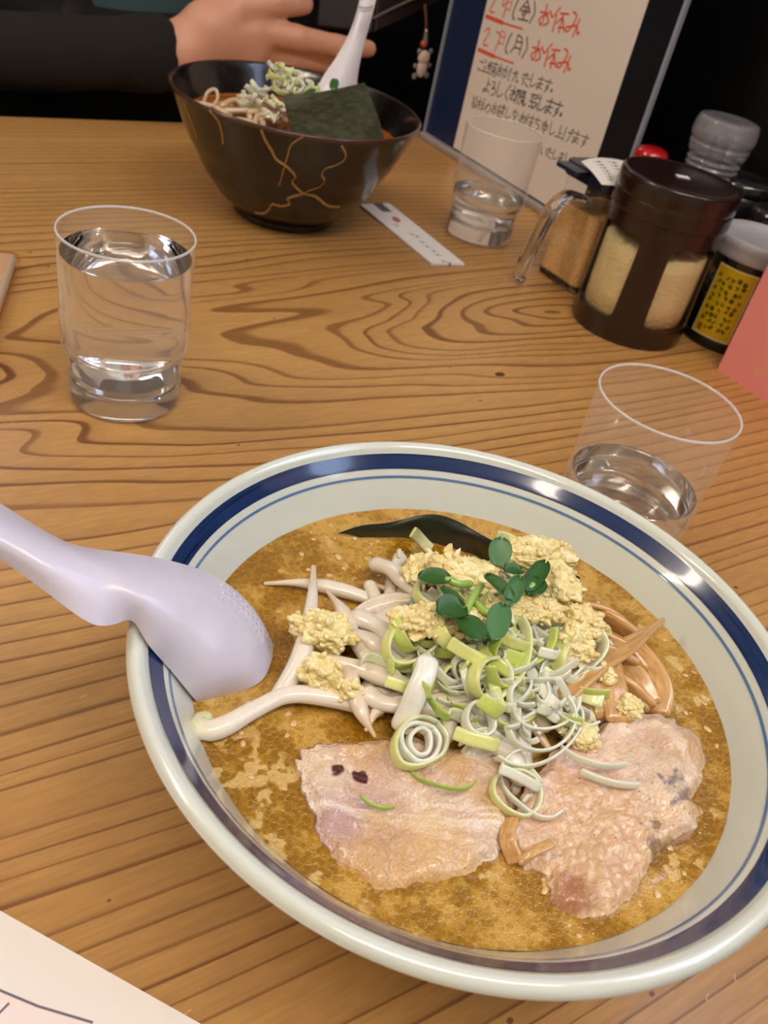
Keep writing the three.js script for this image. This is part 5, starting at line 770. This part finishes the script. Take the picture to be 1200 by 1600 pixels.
// ---------------------------------------------------------------- the diner in black across the table
{
  const g = thing('person', 'person in black jacket and teal shirt holding an open phone folio', 'person');
  const skin = phy(0xdba184, 0.5, { sheen: 0.2 }), jacketMat = std(0x17120f, 0.92), shirtMat = std(0x41585a, 0.9), trouserMat = std(0x1b1c24, 0.9), hairMat = std(0x14100d, 0.6);
  const cx = 0.285, cz = -0.99, sh = 0.36;                       // torso centre, shoulder height above the table
  const wr = [0.3216, 0.0519, -.8], el = [0.035, 0.026, -0.85], shR = [cx - 0.185, sh, cz], shL = [cx + 0.175, sh, cz], elL = [cx + 0.235, 0.03, cz + 0.07], wrL = [0.515, 0.13, -0.905];
  const hips = [cx, FLOOR + 0.52, cz - 0.02], chest = [cx, 0.24, cz], neck = [cx, 0.42, cz - 0.005], head = [cx, 0.545, cz + 0.015];
  const bones = [
    [hips, [cx, 0.05, cz], 0.13, 0.125], [[cx, 0.05, cz], chest, 0.125, 0.13], [[cx - 0.1, 0.31, cz], [cx + 0.1, 0.31, cz], 0.075, 0.075], [chest, neck, 0.09, 0.05], [neck, [cx, 0.49, cz + 0.005], 0.05, 0.05],
    [shR, el, 0.05, 0.04], [el, wr, 0.034, 0.022], [shL, elL, 0.05, 0.04], [elL, wrL, 0.04, 0.026],
    [[cx - 0.08, FLOOR + 0.5, cz], [cx - 0.1, FLOOR + 0.48, cz + 0.38], 0.08, 0.06], [[cx - 0.1, FLOOR + 0.48, cz + 0.38], [cx - 0.1, FLOOR + 0.09, cz + 0.36], 0.06, 0.04], [[cx - 0.1, FLOOR + 0.07, cz + 0.34], [cx - 0.1, FLOOR + 0.035, cz + 0.5], 0.04, 0.03],
    [[cx + 0.08, FLOOR + 0.5, cz], [cx + 0.1, FLOOR + 0.48, cz + 0.38], 0.08, 0.06], [[cx + 0.1, FLOOR + 0.48, cz + 0.38], [cx + 0.1, FLOOR + 0.09, cz + 0.36], 0.06, 0.04], [[cx + 0.1, FLOOR + 0.07, cz + 0.34], [cx + 0.1, FLOOR + 0.035, cz + 0.5], 0.04, 0.03],
  ];
  const fold = (list, k) => (x, y, z) => { let d = 9; for (const [a, b, ra, rb] of list) d = smin(d, capsule(x, y, z, a, b, ra, rb), k); return d; };
  const skull = (x, y, z) => { let d = Math.hypot((x - head[0]) / 0.078, (y - head[1] - 0.025) / 0.1, (z - head[2] + 0.008) / 0.092) * 0.085 - 0.085; d = smin(d, capsule(x, y, z, [cx, head[1] - 0.05, head[2] + 0.02], [cx, head[1] - 0.08, head[2] + 0.055], 0.055, 0.03), 0.03); d = smin(d, capsule(x, y, z, [cx, head[1] + 0.02, head[2] + 0.085], [cx, head[1] - 0.02, head[2] + 0.108], 0.008, 0.013), 0.012); for (const s of [-1, 1]) { d = smin(d, capsule(x, y, z, [cx + s * 0.08, head[1] + 0.02, head[2] - 0.005], [cx + s * 0.084, head[1] - 0.02, head[2] + 0.002], 0.012, 0.009), 0.01); d = Math.max(d, -(Math.hypot(x - cx - s * 0.032, (y - head[1] - 0.015) * 1.4, z - head[2] - 0.096) - 0.017)); d = Math.min(d, Math.hypot(x - cx - s * 0.032, y - head[1] - 0.015, z - head[2] - 0.07) - 0.014); } d = smin(d, capsule(x, y, z, [cx - 0.02, head[1] - 0.052, head[2] + 0.09], [cx + 0.02, head[1] - 0.052, head[2] + 0.09], 0.009, 0.009), 0.01); return d; };
  const trunk = fold(bones, 0.03);
  // right hand seen from its back: thumb on top, index and middle stretched along the folio
  const H = [
    [wr, [0.3473, 0.0739, -.797], 0.024, 0.023], [[0.3319, 0.0567, -.8], [0.3793, 0.0573, -.79], 0.022, 0.016], [[0.3473, 0.0739, -.797], [0.3804, 0.0786, -.788], 0.021, 0.0155], [[0.349, 0.0672, -.8], [0.3835, 0.0676, -.792], 0.022, 0.017],
    [[0.3804, 0.0786, -.788], [0.4199, 0.0779, -.778], 0.0135, 0.0112], [[0.4199, 0.0779, -.778], [0.4636, 0.0742, -.78], 0.0112, 0.0098], [[0.4636, 0.0742, -.78], [0.5057, 0.0723, -.79], 0.0098, 0.0076],
    [[0.3852, 0.0648, -.795], [0.4219, 0.06, -.786], 0.013, 0.0108], [[0.4219, 0.06, -.786], [0.4615, 0.0566, -.792], 0.0108, 0.0092], [[0.4615, 0.0566, -.792], [0.4899, 0.0588, -.803], 0.0092, 0.0074],
    [[0.3874, 0.0544, -.803], [0.4204, 0.0497, -.8], 0.012, 0.0102], [[0.4204, 0.0497, -.8], [0.4535, 0.0472, -.808], 0.0102, 0.0088], [[0.4535, 0.0472, -.808], [0.4733, 0.0492, -.822], 0.0088, 0.0072],
    [[0.3858, 0.0476, -.812], [0.412, 0.0417, -.815], 0.0108, 0.009], [[0.412, 0.0417, -.815], [0.4347, 0.0389, -.826], 0.009, 0.0076], [[0.4347, 0.0389, -.826], [0.4446, 0.0408, -.838], 0.0076, 0.0064],
    [[0.3415, 0.0769, -.795], [0.3694, 0.0943, -.79], 0.02, 0.0135], [[0.3694, 0.0943, -.79], [0.4003, 0.102, -.786], 0.0135, 0.0115], [[0.4003, 0.102, -.786], [0.4289, 0.1041, -.788], 0.0115, 0.0092],
  ];
  const lh = (dx, dy, dz) => [wrL[0] + dx, wrL[1] + dy, wrL[2] + dz];
  const HL = [[wrL, lh(-0.012, 0.03, 0.035), 0.024, 0.022], [lh(-0.012, 0.03, 0.035), lh(-0.02, 0.06, 0.055), 0.022, 0.018]];
  for (const [k, s] of [[0, 0.015], [1, 0.004], [2, -0.008], [3, -0.018]].entries()) HL.push([lh(-0.02 + s[1], 0.06 - k * 0.004, 0.055), lh(-0.035 + s[1], 0.085 - k * 0.006, 0.07), 0.0105, 0.009], [lh(-0.035 + s[1], 0.085 - k * 0.006, 0.07), lh(-0.055 + s[1], 0.088 - k * 0.008, 0.066), 0.009, 0.0075]);
  HL.push([lh(-0.005, 0.03, 0.04), lh(-0.035, 0.04, 0.065), 0.014, 0.011], [lh(-0.035, 0.04, 0.065), lh(-0.06, 0.052, 0.07), 0.011, 0.0085]);
  const handOf = (bonesH, arm) => { const palm = fold(bonesH.slice(0, bonesH === H ? 4 : 2).concat(arm), 0.012), digits = [], step = bonesH === H ? 3 : 2; for (let i = bonesH === H ? 4 : 2; i < bonesH.length; i += step) digits.push(fold(bonesH.slice(i, i + step), 0.003)); return (x, y, z) => { let d = palm(x, y, z); for (const f of digits) d = smin(d, f(x, y, z), 0.005); return d; }; };
  const handR = handOf(H, [[[lerp(el[0], wr[0], 0.6), lerp(el[1], wr[1], 0.6), lerp(el[2], wr[2], 0.6)], wr, 0.024, 0.022]]), handL = handOf(HL, [[[lerp(elL[0], wrL[0], 0.6), lerp(elL[1], wrL[1], 0.6), lerp(elL[2], wrL[2], 0.6)], wrL, 0.031, 0.025]]);
  const bodyGeo = mergeGeometries([
    sdfMesh((x, y, z) => smin(trunk(x, y, z), skull(x, y, z), 0.02), [cx - 0.42, FLOOR - 0.02, cz - 0.2], [cx + 0.36, 0.68, cz + 0.58], 0.012),
    sdfMesh(handR, [wr[0] - 0.1, wr[1] - 0.08, wr[2] - 0.08], [wr[0] + 0.26, wr[1] + 0.09, wr[2] + 0.09], 0.003),
    sdfMesh(handL, [wrL[0] - 0.11, wrL[1] - 0.1, wrL[2] - 0.08], [wrL[0] + 0.06, wrL[1] + 0.13, wrL[2] + 0.13], 0.003),
  ]);
  const body = mesh('body', bodyGeo, skin, g);
  for (const [p, q, s] of [[[0.4185, 0.1068, -.7785], [0.4309, 0.1075, -.7805], 0.0052]]) mesh('thumb_nail', sweep([p, q], { a: s, b: 0.0014, segs: 6, sides: 10, n0: [0, 1, 0] }), phy(0xe2a890, 0.3), body);
  // clothing
  const slR = (t) => [lerp(el[0], wr[0], t), lerp(el[1], wr[1], t), lerp(el[2], wr[2], t)], slL = (t) => [lerp(elL[0], wrL[0], t), lerp(elL[1], wrL[1], t), lerp(elL[2], wrL[2], t)];
  const torsoJ = fold([[hips, [cx, 0.05, cz], 0.16, 0.155], [[cx, 0.05, cz], chest, 0.155, 0.158], [[cx - 0.12, 0.315, cz], [cx + 0.12, 0.315, cz], 0.09, 0.09], [chest, neck, 0.11, 0.062], [shL, elL, 0.07, 0.056], [elL, slL(0.9), 0.054, 0.042]], 0.025), armJ = fold([[shR, el, 0.07, 0.042], [el, slR(0.92), 0.036, 0.0265], [slR(0.9), slR(0.985), 0.0255, 0.0255]], 0.02);
  const wave = (x, y, z) => 0.0045 * (noise3(x * 26, y * 34, z * 26, 5) - 0.5) + 0.006 * (noise3(x * 11 + y * 9, y * 13, z * 12, 6) - 0.5);
  const gapX = [0.306, 0.0783, -.845][0];
  const cuff = (x, y, z) => { const d = [wr[0] - el[0], wr[1] - el[1], wr[2] - el[2]], L = Math.hypot(...d); return ((x - wr[0]) * d[0] + (y - wr[1]) * d[1] + (z - wr[2]) * d[2]) / L + 0.006; };
  const jacket = (x, y, z) => {
    const w = wave(x, y, z); let t = Math.max(torsoJ(x, y, z) + w, y - 0.46);
    if (z > cz + 0.03) t = Math.max(t, Math.min(0.05 - Math.abs(x - gapX - 0.02 * (0.1 - y)), y - 0.075));
    return Math.min(t, Math.max(armJ(x, y, z) + w * 0.7, cuff(x, y, z)));
  };
  mesh('jacket', sdfMesh(jacket, [cx - 0.36, FLOOR + 0.36, cz - 0.2], [cx + 0.34, 0.5, cz + 0.26], 0.008), jacketMat, g).userData.label = 'matte black long sleeved jacket';
  const shirtBones = fold([[hips, [cx, 0.05, cz], 0.145, 0.143], [[cx, 0.05, cz], chest, 0.143, 0.145], [[cx - 0.1, 0.31, cz], [cx + 0.1, 0.31, cz], 0.082, 0.082], [chest, neck, 0.098, 0.057]], 0.03);
  mesh('shirt', sdfMesh((x, y, z) => Math.max(shirtBones(x, y, z) + 0.4 * wave(x, y, z), y - 0.43), [cx - 0.24, FLOOR + 0.4, cz - 0.2], [cx + 0.24, 0.45, cz + 0.2], 0.01), shirtMat, g).userData.label = 'grey teal shirt';
  const legs = fold(bones.slice(9, 11).concat(bones.slice(12, 14)).map(([a, b, ra, rb]) => [a, b, ra + 0.014, rb + 0.016]).concat([[hips, [cx, hips[1] + 0.05, cz], 0.15, 0.15]]), 0.03);
  mesh('trousers', sdfMesh((x, y, z) => Math.max(legs(x, y, z), FLOOR + 0.08 - y), [cx - 0.24, FLOOR + 0.02, cz - 0.22], [cx + 0.24, FLOOR + 0.76, cz + 0.52], 0.013), trouserMat, g);
  mesh('hair', sdfMesh((x, y, z) => { const d = Math.hypot((x - head[0]) / 0.088, (y - head[1] - 0.035) / 0.108, (z - head[2] + 0.018) / 0.102) * 0.09 - 0.09 + 0.004 * noise3(x * 70, y * 30, z * 70, 3); return Math.max(d, -(Math.max(head[2] + 0.035 - z, y - head[1] - 0.075)), head[1] - 0.03 - y); }, [cx - 0.12, head[1] - 0.08, head[2] - 0.15], [cx + 0.12, head[1] + 0.17, head[2] + 0.12], 0.008), hairMat, g);
}
// the diner's open phone folio with its charm
{
  const g = thing('phone_folio', 'open dark brown leather phone folio held by the diner', 'phone case');
  const leather = phy(0x1e100c, 0.38, { clearcoat: 0.15 });
  const slab = (a, b, top, t) => { const A = V3(a), B = V3(b), U = V3(top).sub(A), S = B.clone().sub(A), N = S.clone().cross(U).normalize(), m = new THREE.Matrix4().makeBasis(S.clone().normalize(), U.clone().normalize(), N), w = S.length(), h = U.length(); return rbox(w, h, t, t * 0.4, w / 2, h / 2, 0).applyMatrix4(m.setPosition(A)); };
  const l0 = [0.46, 0.0815, -.815], hb = [0.5071, 0.0858, -.79], r0 = [0.5828, 0.1153, -.8];
  mesh('front_cover', slab(l0, hb, [l0[0] + 0.012, l0[1] + 0.12, l0[2] - 0.03], 0.006), leather, g);
  mesh('back_cover', slab(hb, r0, [hb[0] + 0.004, hb[1] + 0.125, hb[2] - 0.03], 0.007), leather, g);
  mesh('phone_body', slab([l0[0] + 0.004, l0[1] + 0.006, l0[2] - 0.007], [hb[0] - 0.002, hb[1] + 0.006, hb[2] - 0.009], [l0[0] + 0.015, l0[1] + 0.116, l0[2] - 0.036], 0.007), phy(0x2c0a0c, 0.15), g);
  mesh('seam_piping', sweep([[0.5045, 0.0992, -.788], [0.5291, 0.1106, -.79], [0.5571, 0.1224, -.792]], { a: 0.0012, segs: 10, sides: 8 }), phy(0x6a5a52, 0.3), g);
  const c = thing('bear_charm', 'small white bear shaped charm hanging from the phone folio', 'charm');
  const cz = 0.782, white = phy(0xd8c4b4, 0.5), clear = phy(0xcfc8c0, 0.1, { transmission: 0.7, thickness: 0 });
  mesh('strap', sweep([[0.5552, 0.1158, -.782], [0.5598, 0.1041, -.782], [0.5625, 0.0942, -.782]], { a: 0.0016, b: 0.0008, segs: 10, sides: 6 }), std(0x6b4a38, 0.6), c);
  mesh('clasp', sweep([[0.5625, 0.0942, -.782], [0.5635, 0.0875, -.782], [0.564, 0.083, -.782]], { a: (t) => 0.002 + 0.0012 * t, segs: 10, sides: 10 }), phy(0xa89a88, 0.3, { metalness: 0.7 }), c);
  mesh('orange_bead', new THREE.SphereGeometry(0.0036, 16, 12).translate(...[0.5626, 0.0823, -.782]), phy(0xb8482a, 0.35), c);
  const pt = (x, y) => { const o = [0.566, 0.0727, -.782], ex = [0.5736, 0.0732, -.782], ey = [0.566, 0.0669, -.782]; return [o[0] + ((ex[0] - o[0]) * x) / 10 + ((ey[0] - o[0]) * y) / 10, o[1] + ((ex[1] - o[1]) * x) / 10 + ((ey[1] - o[1]) * y) / 10, -cz]; };
  const px = 0.00062, B = (x, y, r, sx = 1, sy = 1) => new THREE.SphereGeometry(r * px, 20, 14).scale(sx, sy, 0.45).translate(...pt(x, y));
  mesh('figure', mergeGeometries([B(0, 4, 11), B(0, 21, 9.5, 1, 1.45)]), white, c);
  mesh('clear_limbs', mergeGeometries([B(-9, -6, 4.5), B(9, -6, 4.5), B(-11, 17, 4), B(11, 16, 4), B(-9, 33, 5), B(10, 32, 5)]), clear, c);
}
renderer.render(scene, camera);
